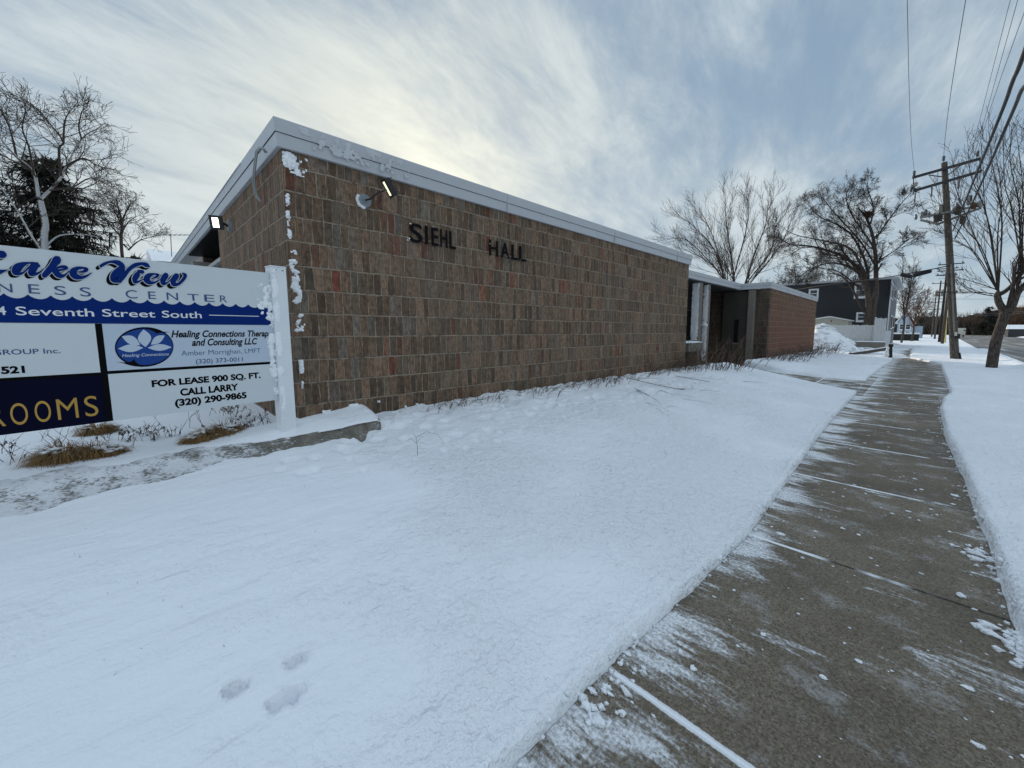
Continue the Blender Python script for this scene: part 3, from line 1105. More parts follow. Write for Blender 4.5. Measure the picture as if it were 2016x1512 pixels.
# wind-packed snow on the roof edge over the side wall, frost on the fascia corner and on the arris
def rsn(u, v):
    x = lerp(-26, -6.6, u)
    a = math.pi * v
    return (x, Y0 - .085 - .05 * math.sin(a) + .30 * v, ZT - .03 + .055 * math.sin(a) * (1 + .6 * fbm(x * 1.5, 4)) * min(1, (-6.6 - x) / .6 + .05))


w = MB().grid(rsn, 120, 8)
w.build('roof_edge_snow', M['frost'], hall, smooth=True)
w = plaster(MB(), 1.28, 3.2, ZF + .03, ZT - .01, (EY, EZ, EX), (WX + .068, 0, 0), .002, .008, .12, 4.0, fade=lambda u, v: -.30 * (u - 1.3) + 3.0 * max(0, abs(v - ZF - .2) - .03) * 0)
w.build('frost_film', M['frost_thin'], hall, smooth=True)
AX = (EY, EZ, EX)
OW = (WX, 0, 0)
for (p0, p1, hw, th, sd) in (((572, 300), (566, 330), .09, .3, 1.5), ((563, 380), (566, 400), .03, .0, 2.5), ((564, 395), (567, 470), .035, .0, 3.5), ((575, 485), (580, 545), .055, .0, 4.5),
                         ((578, 540), (584, 600), .06, .0, 5.5), ((588, 615), (591, 655), .055, .14, 6.5), ((592, 708), (594, 735), .024, .25, 7.5), ((594, 750), (595, 765), .01, .5, 8.5)):
    a, b = at(*p0, X=WX), at(*p1, X=WX)
    yc = (a.y + b.y) / 2
    plaster(MB(), max(1.252, yc - hw), yc + hw, b.z, a.z, AX, OW, .028, .007, th, sd).build('snow_patch', M['frost'], hall, smooth=True)
a, b = at(575, 296, X=WX), at(600, 330, X=WX)
plaster(MB(), 1.27, 1.55, 3.25, 3.47, AX, OW, .018, .007, .10, 11.5).build('snow_patch', M['frost'], hall, smooth=True)
for (p, r) in (((643, 812), .05), ((695, 800), .055), ((1090, 770), .05), ((820, 795), .016), ((798, 800), .02), ((745, 790), .02)):
    c_ = at(*p, X=WX)
    plaster(MB(), c_.y - r, c_.y + r, c_.z - r * .6, c_.z + r * .6, AX, OW, .03, r / 8, .42, p[0] * .1).build('snow_patch', M['frost'], hall, smooth=True)


# metal letters
FONT_CACHE = {}


def text_outline(s, bold=0.0, shear=0.0, space=1.0):
    key = (s, bold, shear, space)
    if key in FONT_CACHE:
        return FONT_CACHE[key]
    cu = bpy.data.curves.new('lettering', 'FONT')
    cu.body = s
    cu.size = 1
    cu.offset = bold
    cu.shear = shear
    cu.space_character = space
    cu.resolution_u = 5
    ob = bpy.data.objects.new('lettering', cu)
    me = bpy.data.meshes.new_from_object(ob)
    V = [(v.co.x, v.co.y) for v in me.vertices]
    F = [tuple(p.vertices) for p in me.polygons]
    E_ = {}
    for f in F:
        for i in range(len(f)):
            e = tuple(sorted((f[i], f[(i + 1) % len(f)])))
            E_[e] = E_.get(e, []) + [(f[i], f[(i + 1) % len(f)])]
    rim = [v[0] for v in E_.values() if len(v) == 1]
    bpy.data.objects.remove(ob)
    bpy.data.curves.remove(cu)
    bpy.data.meshes.remove(me)
    FONT_CACHE[key] = (V, F, rim)
    return V, F, rim


CAPH = max(v[1] for v in text_outline('H')[0])


def write(mb, s, frame, org, u0, u1, v0, cap, t0, t1, bold=0.0, shear=0.0, space=1.0):
    """lettering between u0 and u1, baseline at v0 and capital height cap"""
    V, F, rim = text_outline(s, bold, shear, space)
    xa, xb = min(v[0] for v in V), max(v[0] for v in V)
    P = lambda v, t: Vector(org) + frame[0] * lerp(u0, u1, (v[0] - xa) / (xb - xa)) + frame[1] * (v0 + v[1] / CAPH * cap) + frame[2] * t
    n = len(V)
    mb.add([P(v, t1) for v in V], F)
    if t0 is not None:
        o_ = len(mb.v)
        mb.v += [tuple(P(v, t0)) for v in V]
        mb.f += [(a + o_ - n, a + o_, b + o_, b + o_ - n) for a, b in rim]
    return mb


lt = MB()
LY = [(808, 833), (838.5, 843.5), (851, 864), (868, 881.5), (886, 898), (964, 981), (987, 1003), (1008, 1021), (1023, 1036)]
zb_, zc_ = 2.765, .235
hx = WX + .036
for ch, (xa, xb) in zip('SIEHLHALL', LY):
    ya, yb = at(xa, 480, X=hx).y, at(xb, 490, X=hx).y
    write(lt, ch, (EY, EZ, EX), (WX, 0, 0), ya, yb, zb_, zc_, .022, .036, bold=.01)
lo = lt.build('lettering', M['letter'], hall)
w = MB()
rng = random.Random(8)
for (x, y, r, n) in ((809, 440, .012, 4), (805, 470, .016, 5), (838, 442, .008, 3), (854, 447, .008, 3), (872, 485, .004, 2), (966, 480, .008, 3), (999, 505, .006, 2), (1024, 512, .006, 2)):
    c_ = at(x, y, X=WX + .05)
    for k in range(n):
        w.blob(c_ + Vector((rng.uniform(-.02, .01), rng.gauss(0, r), rng.gauss(0, r * .7))), r * rng.uniform(.3, .7), rng, 6, 4, .4)
w.build('letter_snow', M['frost'], lo, smooth=True)

# ------------------------------------------------------------------ floodlights
fl = thing('floodlight', at(716, 396, X=WX), 'black floodlight on a long arm high on the front wall left of the letters', 'floodlight', 'lit floodlights on the hall')
pc_ = at(716, 396, X=WX)
w = MB()
w.tube([pc_, pc_ + EX * .03], [.082, .078], 20)
w.tube([pc_ + EX * .03, pc_ + EX * .05], [.03, .025], 10)
pm = w.build('mounting_plate', M['zinc'], fl, auto=40)
w = MB()
for k in range(9):
    a = R_(150 + k * 14)
    w.blob(pc_ + Vector((.02, math.cos(a) * .083, math.sin(a) * .083)), .02, random.Random(k), 6, 4, .3)
w.build('snow_rim', M['frost'], pm, smooth=True)
hc = at(764, 371, X=WX + .30)
w = MB()
w.tube([pc_ + EX * .05, pc_ + Vector((.10, .05, .02)), hc + Vector((-.05, -.10, -.06)), hc + Vector((-.02, 0, -.01))], .010, 8)
w.build('arm', M['lamp_black'], fl, smooth=True)
l0, l1 = at(755, 354, X=WX + .30), at(773, 388, X=WX + .30)
ax_l = (l0 - l1).normalized()
vd = (hc - CAM).normalized()
nrm = (vd.cross(ax_l)).normalized()
if nrm.y > 0:
    nrm = -nrm
face = (nrm * .86 - vd * .42).normalized()
face = (face - ax_l * face.dot(ax_l)).normalized()
wid = ax_l.cross(face).normalized()
hl = (l0 - l1).length / 2
w = MB()
w.box((-.055, -hl, -.05), (.055, hl, 0), (wid, ax_l, face), hc)
w.box((-.062, -hl - .006, 0), (.062, hl + .006, .012), (wid, ax_l, face), hc)
for k in range(9):
    yy = -hl + .01 + k * (2 * hl - .02) / 8
    w.box((-.05, yy - .004, -.085), (.05, yy + .004, -.05), (wid, ax_l, face), hc)
hd = w.build('lamp_head', M['lamp_black'], fl, bevel=.002)
w = MB()
w.box((-.022, -hl * .8, .0125), (.022, hl * .8, .015), (wid, ax_l, face), hc)
w.build('lens', M['lens'], hd)

pc2 = at(455, 446, Y=Y0)
fl2 = thing('floodlight', pc2, 'brightly lit square floodlight under the roof edge round the corner behind the sign', 'floodlight', 'lit floodlights on the hall')
w = MB()
w.tube([pc2, pc2 - EY * .04], [.085, .08], 18)
w.build('mounting_plate', M['zinc'], fl2, auto=40)
hc2 = at(426, 438, X=pc2.x + .05)
w = MB()
w.tube([pc2 - EY * .04, pc2 + Vector((.02, -.08, .02)), hc2 + Vector((0, .02, 0))], .018, 8)
w.build('arm', M['lamp_black'], fl2, smooth=True)
vd2 = (CAM - hc2).normalized()
face2 = (vd2 + Vector((.0, -.35, -.1))).normalized()
wx2 = EZ.cross(face2).normalized()
wy2 = face2.cross(wx2).normalized()
w = MB()
w.box((-.075, -.095, -.04), (.075, .095, 0), (wx2, wy2, face2), hc2)
w.box((-.082, -.102, 0), (.082, .102, .012), (wx2, wy2, face2), hc2)
for k in range(8):
    w.box((-.066 + k * .018, -.08, -.065), (-.061 + k * .018, .08, -.04), (wx2, wy2, face2), hc2)
hd2 = w.build('lamp_head', M['lamp_black'], fl2)
w = MB()
w.box((-.045, -.072, .0125), (.032, .07, .015), (wx2, wy2, face2), hc2)
w.build('lens', M['lens_white'], hd2)

# loose cable looped over the roof edge
w = MB()
for dx_ in (0, 5):
    pts = [at(x + dx_ * .6, y, Y=yy) for x, y, yy in ((522, 300, Y0 - .1), (517, 293, Y0 - .13), (510, 290, Y0 - .15), (504, 297, Y0 - .15), (501, 318, Y0 - .14), (498, 345, Y0 - .1), (499, 365, Y0 - .08), (503, 385, Y0 - .07), (511, 397, Y0 - .06))]
    w.tube(pts, .008, 6)
tag(w.build('loose_cable', M['cable'], smooth=True), 'thin grey cable looped over the white roof edge near the corner', 'cable')


# ================================================================== LEDGE AND SIGN
lg = thing('concrete_ledge', (-4.75, 0, .3), 'low sloping concrete ledge with snow on top at the foot of the sign', 'ledge')
w = MB()
prof_y = [-4.5, -2, -1, -.3, .3, .8, 1.2, 1.6, 1.965]
LP = []
for y in prof_y:
    t = max(0, min(1, (1.965 - y) / 1.6))
    xt, xb = lerp(-4.60, -4.66, t), lerp(-4.565, -4.20, t)
    zt, zb2 = lerp(.545, .475, t), lerp(.36, .375, t)
    LP.append([(-5.02, y, .2), (-5.02, y, lerp(.62, .50, t)), (xt - .06, y, zt + .012), (xt, y, zt), (xb, y, zb2), (xb - .02, y, .2)])
for r in LP:
    w.v += r
k = 6
for i in range(len(LP) - 1):
    for j in range(k):
        a, b = i * k + j, i * k + (j + 1) % k
        w.f.append((a, b, b + k, a + k))
w.f.append(tuple(range(k)))
w.f.append(tuple(reversed(range((len(LP) - 1) * k, len(LP) * k))))
w.build('slab', M['ledge'], lg, auto=25)


def cap_fn(u, v):
    y = lerp(-4.5, 1.99, v)
    t = max(0, min(1, (1.965 - y) / 1.6))
    xo = lerp(-4.585, -4.66, t) + .03 * fbm(y * 3, 5) - .05 * max(0, fbm(y * 9, 6)) * t
    x = lerp(-5.06 - .12 * t, xo, u)
    z = lerp(lerp(.64, .475, t), lerp(.55, .465, t), u) + .05 * (math.sin(math.pi * min(1, u * .55 + .45)) ** .5) * (1 - .25 * t) - .004
    z += .012 * fbm(x * 4, y * 4, 3) + .004 * fbm(x * 14, y * 14, 4)
    if v > .985:
        z -= .05 * ((v - .985) / .015) ** 2
    return (x, y, z)


w = MB().grid(cap_fn, 26, 190)
w.build('snow_cap', M['snow'], lg, smooth=True)

SAZ = R_(-8.75)
SU = Vector((math.sin(SAZ), math.cos(SAZ), 0))
SN = Vector((math.cos(SAZ), -math.sin(SAZ), 0))
SO = at(548, 787, X=-4.80)
SO.z = 0
SF = (SU, EZ, SN)


def sp(x, y):
    """sign coordinates (u along the board, height) of a photo pixel"""
    r = ray(x, y)
    t = (SO - CAM).dot(SN) / r.dot(SN)
    P = CAM + r * t
    return (P - SO).dot(SU), P.z


SL = -2.55                                            # left end of the board, outside the picture
sign = thing('business_sign', SO + SU * -1.2, 'large blue and white business sign board on white posts in front of the brick corner', 'sign')
w = MB()
w.box((SL, .88, -.07), (0, 2.162, -.004), SF, SO)
bd = w.build('board', M['black'], sign)
w = MB()
w.box((SL, 1.645, -.0035), (0, 2.162, 0), SF, SO)
hp = w.build('header_panel', M['sign_white'], sign)
w = MB()
w.box((SL, 1.27, -.0035), (-1.187, 1.643, 0), SF, SO)
tp = w.build('tenant_panel', M['sign_white'], sign)
w = MB()
w.box((SL, .88, -.0035), (-1.187, 1.247, 0), SF, SO)
np_ = w.build('tenant_panel', M['navy'], sign)
np_['label'] = 'navy tenant panel with gold letters'
w = MB()
w.box((-1.15, 1.277, -.0035), (0, 1.643, 0), SF, SO)
cp_ = w.build('tenant_panel', M['sign_pale'], sign)
cp_['label'] = 'pale blue tenant panel with round lotus emblem'
w = MB()
w.box((-1.15, .88, -.0035), (0, 1.252, 0), SF, SO)
lp_ = w.build('tenant_panel', M['sign_white'], sign)
lp_['label'] = 'white for lease panel with black letters'
# blue band with scalloped top
PER, CU0, ZC, ZTR = .0985, -1.576, 1.842, 1.812
pts = [(SL, 1.646), (0, 1.646)]
top_ = []
c0 = CU0 - PER * 10
while c0 < 0:
    for k in range(8):
        s = k / 8
        u = c0 + PER * s
        if SL < u < 0:
            top_.append((u, ZC - (ZC - ZTR) * math.sin(math.pi * s) ** .75))
    c0 += PER
pts += [(0, 1.83)] + top_[::-1] + [(SL, 1.83)]
w = MB().poly(pts, SF, SO, 0.0005, .0015)
band = w.build('wave_band', M['sign_blue'], hp)


def put(s, pl_, pr, pt, t=.0025, bold=0.0, shear=0.0, space=1.0, mb=None):
    u0, v0 = sp(*pl_)
    u1, v1 = sp(*pr)
    v2 = sp(*pt)[1]
    return write(mb or MB(), s, SF, SO, u0, u1, (v0 + v1) / 2, v2 - (v0 + v1) / 2 if v2 > 0 else .05, None, t, bold, shear, space)


w = MB()
for ch, xa, xb, yt, yb in (('N', -3, 25.3, 558, 575.3), ('E', 57, 79, 560, 578), ('S', 108, 131, 563.5, 580.7), ('S', 158.5, 179.8, 566, 583.5), ('C', 248, 270.8, 571.4, 587.3), ('E', 292.6, 307.5, 574.2, 588.6),
                           ('N', 328.8, 351, 576.2, 590.8), ('T', 370, 392, 579, 592.4), ('E', 402.7, 422.6, 580.5, 594), ('R', 433.6, 447.3, 582, 595)):
    xm = (xa + xb) / 2
    put(ch, (xa, yb), (xb, yb), (xm, yt), .002, .0, mb=w)
w.build('centre_lettering', M['grey_ink'], hp)
w = MB()
put('4', (-6, 619.5), (13, 619.5), (3, 603.5), bold=.012, mb=w)
put('Seventh', (31.7, 620.2), (185.6, 622.8), (40, 604), bold=.008, mb=w)
put('Street', (201.8, 623), (306, 624.7), (212, 609), bold=.008, mb=w)
put('South', (319.3, 625), (397.3, 626.3), (327, 612), bold=.008, mb=w)
ua, va = sp(411.6, 620)
ub, vb = sp(509.5, 623)
w.box((ua, (va + vb) / 2 - .003, .0017), (ub, (va + vb) / 2 + .003, .0025), SF, SO)
w.build('address_lettering', M['white'], band)
w = MB()
put('GROUP Inc.', (-16, 699), (119, 695.2), (6, 688.4), .001, .010, mb=w)
w.build('lettering', M['grey_ink'], tp)
w = MB()
put('521', (2.7, 735.7), (49.7, 733.6), (8, 722.5), .001, .045, mb=w)
w.build('phone_number', M['black'], tp)
w = MB()
for ch, xa, xb, xm in (('R', -22, 13, 0), ('O', 23, 58, 40), ('O', 71, 103, 86), ('M', 114.6, 156, 136), ('S', 169, 195, 182)):
    yb = lerp(840.5, 819, (xm - 0) / 182)
    yt = lerp(797.5, 779.5, (xm - 0) / 182)
    put(ch, (xa, yb), (xb, yb), (xm, yt), .001, -.004, mb=w)
w.build('lettering', M['gold'], np_)
w = MB()
put('FOR LEASE 900 SQ. FT.', (299, 760.8), (513.4, 744.2), (303, 749.3), .001, .045, mb=w)
put('CALL LARRY', (355, 777), (469.6, 768.9), (360, 765.8), .001, .045, mb=w)
put('(320) 290-9865', (344.6, 797.5), (486, 785), (362, 785.5), .001, .045, mb=w)
w.build('lettering', M['black'], lp_)
w = MB()
put('Healing Connections Therap', (337, 663.6), (529, 662.3), (341, 651), .001, .028, .3, mb=w)
put('and Consulting LLC', (378, 680.2), (507.4, 678), (420, 667), .001, .028, .3, mb=w)
w.build('lettering', M['black'], cp_)
w = MB()
put('Amber Morrighan, LMFT', (357.4, 699.8), (513.3, 694.5), (362, 690.5), .001, -.004, mb=w)
put('(320) 373-0011', (386, 715.5), (478.2, 711.5), (400, 706.8), .001, .008, mb=w)
w.build('contact_lettering', M['grey_ink'], cp_)


# script lettering as brush strokes
def smooth_path(pts, sub=7):
    out = []
    n = len(pts)
    for i in range(n - 1):
        p0, p1, p2, p3 = pts[max(0, i - 1)], pts[i], pts[i + 1], pts[min(n - 1, i + 2)]
        for k in range(sub):
            t = k / sub
            out.append(tuple(.5 * (2 * b + (c - a) * t + (2 * a - 5 * b + 4 * c - d_) * t * t + (3 * b - a - 3 * c + d_) * t ** 3)
                             for a, b, c, d_ in zip(p0, p1, p2, p3)))
    out.append(pts[-1])
    return out


def stroke_outline(pts, grow=0.0, off=(0, 0)):
    P = smooth_path(pts)
    L_, Rr = [], []
    n = len(P)
    for i, (x, y, wd) in enumerate(P):
        tx = P[min(i + 1, n - 1)][0] - P[max(i - 1, 0)][0]
        ty = P[min(i + 1, n - 1)][1] - P[max(i - 1, 0)][1]
        l = math.hypot(tx, ty) or 1
        h = max(.2, wd / 2 + grow)
        L_.append((x - ty / l * h + off[0], y + tx / l * h + off[1]))
        Rr.append((x + ty / l * h + off[0], y - tx / l * h + off[1]))

    def capp(i, sgn):
        x, y, wd = P[i]
        j = 1 if i == 0 else n - 2
        a = math.atan2(y - P[j][1], x - P[j][0])
        h = max(.2, wd / 2 + grow)
        return [(x + off[0] + math.cos(a + q) * h, y + off[1] + math.sin(a + q) * h) for q in (R_(50) * sgn, 0, -R_(50) * sgn)]
    return L_, Rr, capp(n - 1, 1), capp(0, 1)


def stroke(mb, pts, org_px, scale, t, grow=0.0, off=(0, 0)):
    L_, Rr, ce, cs = stroke_outline(pts, grow, off)
    Q = lambda p: SO + SU * sp(org_px[0] + p[0] / scale, org_px[1] + p[1] / scale)[0] + EZ * sp(org_px[0] + p[0] / scale, org_px[1] + p[1] / scale)[1] + SN * t
    o_ = len(mb.v)
    n = len(L_)
    mb.v += [tuple(Q(p)) for p in L_] + [tuple(Q(p)) for p in Rr] + [tuple(Q(p)) for p in ce] + [tuple(Q(p)) for p in cs]
    for i in range(n - 1):
        mb.f.append((o_ + i, o_ + i + 1, o_ + n + i + 1, o_ + n + i))
    e = o_ + 2 * n
    mb.f.append((o_ + n - 1, e, e + 1, e + 2, o_ + 2 * n - 1))
    mb.f.append((o_ + n, e + 3, e + 4, e + 5, o_))


A_, B_ = (0, 480), (180, 500)
STROKES = [
    (A_, [(-190, 330, 60), (-120, 215, 110), (-20, 205, 140), (55, 218, 150), (70, 222, 130)]),
    (A_, [(-170, 575, 150), (-60, 570, 125), (40, 548, 70), (120, 525, 26), (190, 512, 8)]),
    (A_, [(770, 440, 60), (690, 395, 60), (570, 380, 40), (450, 415, 110), (350, 480, 190), (320, 550, 170), (390, 592, 70), (470, 565, 40), (560, 480, 36), (640, 400, 36)]),
    (A_, [(720, 420, 120), (660, 500, 150), (620, 580, 130), (690, 600, 70), (780, 570, 40), (870, 490, 16)]),
    (A_, [(1125, 325, 180), (1040, 440, 140), (950, 550, 130), (880, 625, 110)]),
    (A_, [(1060, 520, 20), (1160, 468, 46), (1270, 455, 60), (1330, 478, 44), (1290, 505, 44), (1200, 522, 40), (1130, 530, 60)]),
    (A_, [(1080, 545, 100), (1150, 610, 120), (1230, 640, 80), (1300, 610, 40), (1370, 545, 20)]),
    (A_, [(1545, 560, 24), (1640, 555, 50), (1715, 515, 80), (1650, 480, 44), (1530, 490, 80), (1450, 560, 150), (1490, 640, 130), (1600, 668, 80), (1710, 640, 50), (1820, 572, 10)]),
    (B_, [(185, 240, 66), (270, 190, 60), (390, 155, 50), (520, 175, 100), (610, 240, 100), (570, 330, 180), (480, 430, 200), (450, 500, 150), (540, 545, 60), (585, 565, 16)]),
    (B_, [(560, 550, 60), (640, 440, 90), (740, 310, 80), (860, 225, 85), (1000, 195, 62), (1090, 222, 90), (1150, 262, 22)]),
    (B_, [(935, 348, 74), (1010, 358, 76)]),
    (B_, [(905, 415, 120), (860, 490, 115), (865, 555, 70), (940, 545, 40), (1040, 490, 14)]),
    (B_, [(1185, 490, 16), (1270, 465, 44), (1320, 420, 56), (1240, 398, 36), (1140, 430, 100), (1090, 500, 130), (1150, 565, 90), (1250, 565, 44), (1370, 500, 16)]),
    (B_, [(1470, 430, 120), (1420, 510, 120), (1420, 585, 80), (1500, 570, 34), (1600, 470, 14)]),
    (B_, [(1680, 440, 120), (1620, 530, 120), (1630, 605, 80), (1730, 590, 60), (1830, 490, 70), (1855, 420, 70), (1800, 385, 30)]),
]
SC = 10.08
for layer, (mt, grow, off, t0) in enumerate((('black', 6, (-66, 40), .0006), ('sign_white', 13, (0, 0), .0030), ('sign_blue', 0, (0, 0), .0055))):
    w = MB()
    for i, (og, pp) in enumerate(STROKES):
        if layer == 0:
            for s_ in range(5):                                 # drop shade: the stroke dragged down-left
                stroke(w, pp, og, SC, t0 + .00002 * (i * 5 + s_), grow, (off[0] * (s_ + 1) / 5, off[1] * (s_ + 1) / 5))
        else:
            stroke(w, pp, og, SC, t0 + .0001 * i, grow, off)
    w.build(('script_shade', 'script_outline', 'script_lettering')[layer], M[mt], hp)

# round emblem with a lotus
E_O, E_S = (210, 630), 12.6
eq = lambda x, y: sp(E_O[0] + x / E_S, E_O[1] + y / E_S)


def emb(mb, pts, t):
    return mb.poly([eq(*p) for p in pts], SF, SO, t - .0003, t)


def oval(cx_, cy_, rx, ry, n=48, rot=0):
    return [(cx_ + rx * math.cos(a) * math.cos(rot) - ry * math.sin(a) * math.sin(rot), cy_ + rx * math.cos(a) * math.sin(rot) + ry * math.sin(a) * math.cos(rot)) for a in [2 * math.pi * k / n for k in range(n)]]


w = emb(MB(), oval(930, 668, 728, 492, 56, -.03), .0010)
w.add(*[(q.v, q.f) for q in [emb(MB(), [(860, 195), (960, 178), (1120, 205), (1300, 255), (1420, 290), (1560, 300), (1420, 315), (1320, 320), (1230, 335), (1190, 300), (1080, 245), (960, 222)], .00135)]][0])
w.add(*[(q.v, q.f) for q in [emb(MB(), [(1000, 1150), (880, 1165), (700, 1150), (560, 1120), (400, 1070), (240, 1035), (380, 1050), (500, 1058), (610, 1030), (685, 965), (700, 1020), (780, 1090), (900, 1125)], .00135)]][0])
ro = w.build('emblem_rim', M['black'], cp_)
w = emb(MB(), oval(938, 668, 700, 450, 56, -.03), .0012)
w.build('emblem_disc', M['logo_blue'], cp_)


def petal(a, b, bulge_l, bulge_r, n=10, skew=.5):
    (x0, y0), (x1, y1) = a, b
    nx_, ny_ = -(y1 - y0), (x1 - x0)
    l = math.hypot(nx_, ny_)
    nx_, ny_ = nx_ / l, ny_ / l
    f = lambda s, k: (lerp(x0, x1, s) + nx_ * k * math.sin(math.pi * s ** skew2), lerp(y0, y1, s) + ny_ * k * math.sin(math.pi * s ** skew2))
    skew2 = 1.0 if skew == .5 else skew
    return [f(k / n, bulge_l) for k in range(n + 1)] + [f(k / n, -bulge_r) for k in range(n - 1, 0, -1)]


w = MB()
emb(w, petal((912, 235), (965, 670), 165, 165), .0016)
emb(w, petal((375, 405), (830, 620), -120, -90), .00155)
emb(w, petal((1440, 385), (1095, 610), 100, 80), .00155)
emb(w, petal((285, 712), (905, 690), 95, 95), .0016)
emb(w, petal((1015, 690), (1612, 675), 80, 85), .0016)
w.build('emblem_lotus', M['sign_pale'], cp_)
w = MB()
ua, va = eq(385, 915)
ub, vb = eq(1545, 880)
write(w, 'Healing Connections', SF, SO, ua, ub, (va + vb) / 2, .024, None, .0017, .0, .25)
w.build('emblem_lettering', M['sign_white'], cp_)

# posts
for (ua_, lab) in ((0.002, None), (SL - .142, None)):
    w = MB()
    w.box((ua_, .2, -.10), (ua_ + .138, 2.222, .035), SF, SO)
    w.box((ua_ - .004, 2.222, -.104), (ua_ + .142, 2.236, .039), SF, SO)
    p_ = w.build('post', M['post'], sign, bevel=.006)
    if ua_ > 0:
        w = MB()
        for uu_, tt_ in ((.05, .0355), (.11, .0355)):
            w.box((uu_ - .012, 2.19, tt_), (uu_ + .004, 2.198, tt_ + .002), SF, SO)
        w.build('cap_slot', M['black'], p_)
w = plaster(MB(), -.06, .03, .92, 2.10, SF, SO + SN * .0, .022, .006, .10, 31.0)
plaster(w, -.14, .0, 1.72, 2.09, SF, SO, .005, .006, .0, 37.0, fade=lambda u, v: .5 * (1 + u / .14) - .35)
plaster(w, .0, .06, .56, 2.21, (SU, EZ, SN), SO + SN * .0355, .006, .008, .12, 33.0)
w.build('snow_crust', M['frost'], sign, smooth=True)


# ================================================================== DRY GRASS AND WEEDS
def blade(mb, p, dirv, L, wd, droop, rng, n=4):
    p = Vector(p)
    d_ = Vector(dirv).normalized()
    side = d_.cross(EZ)
    side = side.normalized() if side.length > .01 else EX
    pts = [p]
    for k in range(n):
        d_ = (d_ + Vector((0, 0, -droop * (k + 1) / n))).normalized()
        p = p + d_ * (L / n)
        pts.append(p)
    o_ = len(mb.v)
    for k, q in enumerate(pts):
        h = wd * (1 - k / n) * .5 + .0006
        mb.v += [tuple(q - side * h), tuple(q + side * h)]
    for k in range(n):
        mb.f.append((o_ + 2 * k, o_ + 2 * k + 1, o_ + 2 * k + 3, o_ + 2 * k + 2))


def tuft(loc, r, h, label, seed, lean=(0, 0), n=900):
    rng = random.Random(seed)
    root = thing('grass_tuft', loc, label, 'dry grass', 'dry grass tufts under the sign')
    w = MB()
    for k in range(n):
        a = rng.uniform(0, 2 * math.pi)
        rr = r * .45 * math.sqrt(rng.random())
        p = Vector(loc) + Vector((math.cos(a) * rr, math.sin(a) * rr * 1.3, -.01))
        tilt = rng.uniform(.3, 1.6)
        blade(w, p, (math.cos(a) * tilt + lean[0], math.sin(a) * tilt + lean[1], 1), h * rng.uniform(.7, 1.6), .006, rng.uniform(.45, 1.5), rng, 6)
    w.build('blades', M['straw'], root)
    w = MB()
    for k in range(22):
        a = rng.uniform(0, 6.3)
        q_ = rng.uniform(.2, 1.3)
        w.blob(Vector(loc) + Vector((math.cos(a) * r * .5 * q_, math.sin(a) * r * .8 * q_, rng.uniform(0, h * .45) * (1.2 - q_ * .6))), (rng.uniform(.01, .04), rng.uniform(.01, .045), .011), rng, 8, 5, .4)
    w.build('snow_flecks', M['frost'], root, smooth=True)
    return root


for i, (x, y, z, r, h, lean, lb) in enumerate((
        (118, 900, .53, .12, .19, (.2, -.2), 'large golden dry grass tuft at the left under the navy panel'),
        (200, 890, .53, .15, .12, (.2, .5), 'small flattened dry grass tuft right of the large golden one'),
        (395, 860, .54, .13, .12, (.3, -.6), 'reddish flattened grass tuft leaning left under the for lease panel'),
        (445, 850, .54, .13, .15, (.2, .2), 'rounded brown grass tuft nearest the white sign post'),
        (190, 846, .52, .15, .12, (0, 0), 'brown grass clump farther back below the lower board corner'))):
    tuft(at(x, y, Z=z), r, h, lb, 40 + i, lean)


def weed(name, loc, n, h, spread, label, cat, group, seed, material, lean=(0, 0), rad=.0028, fork=3, droop=.0, leaves=0):
    rng = random.Random(seed)
    root = thing(name, loc, label, cat, group)
    w = MB()
    lv = MB()
    for k in range(n):
        a = rng.uniform(0, 6.283)
        p = Vector(loc) + Vector((rng.gauss(0, spread * .35), rng.gauss(0, spread * .5), -.03))
        d_ = Vector((math.cos(a) * rng.uniform(.1, .6) + lean[0], math.sin(a) * rng.uniform(.1, .6) + lean[1], 1)).normalized()
        L = h * rng.uniform(.5, 1.15)
        pts, rd_ = [p], [rad]
        for s in range(5):
            d_ = (d_ + Vector((rng.gauss(0, .13), rng.gauss(0, .13), -droop * s + rng.gauss(0, .08)))).normalized()
            p = p + d_ * L / 5
            pts.append(p)
            rd_.append(rad * (1 - .14 * (s + 1)))
        w.tube(pts, rd_, 4, False)
        for f in range(rng.randint(1, fork)):
            i = rng.randint(1, 4)
            q = pts[i]
            d2 = (d_ + Vector((rng.gauss(0, .6), rng.gauss(0, .6), rng.uniform(-.1, .5)))).normalized()
            l2 = L * rng.uniform(.2, .5)
            q2 = q + d2 * l2 * .5
            d2 = (d2 + Vector((rng.gauss(0, .25), rng.gauss(0, .25), -droop))).normalized()
            q3 = q2 + d2 * l2 * .5
            w.tube([q, q2, q3], [rad * .7, rad * .55, rad * .35], 3, False)
            if leaves:
                for z in range(leaves):
                    c_ = q3.lerp(q, rng.random())
                    blade(lv, c_, (rng.gauss(0, 1), rng.gauss(0, 1), rng.gauss(0, .6)), rng.uniform(.02, .05), .014, .5, rng, 2)
    w.build('stems', material, root)
    if leaves:
        lv.build('dead_leaves', M['leaf_dark'], root)
    return root


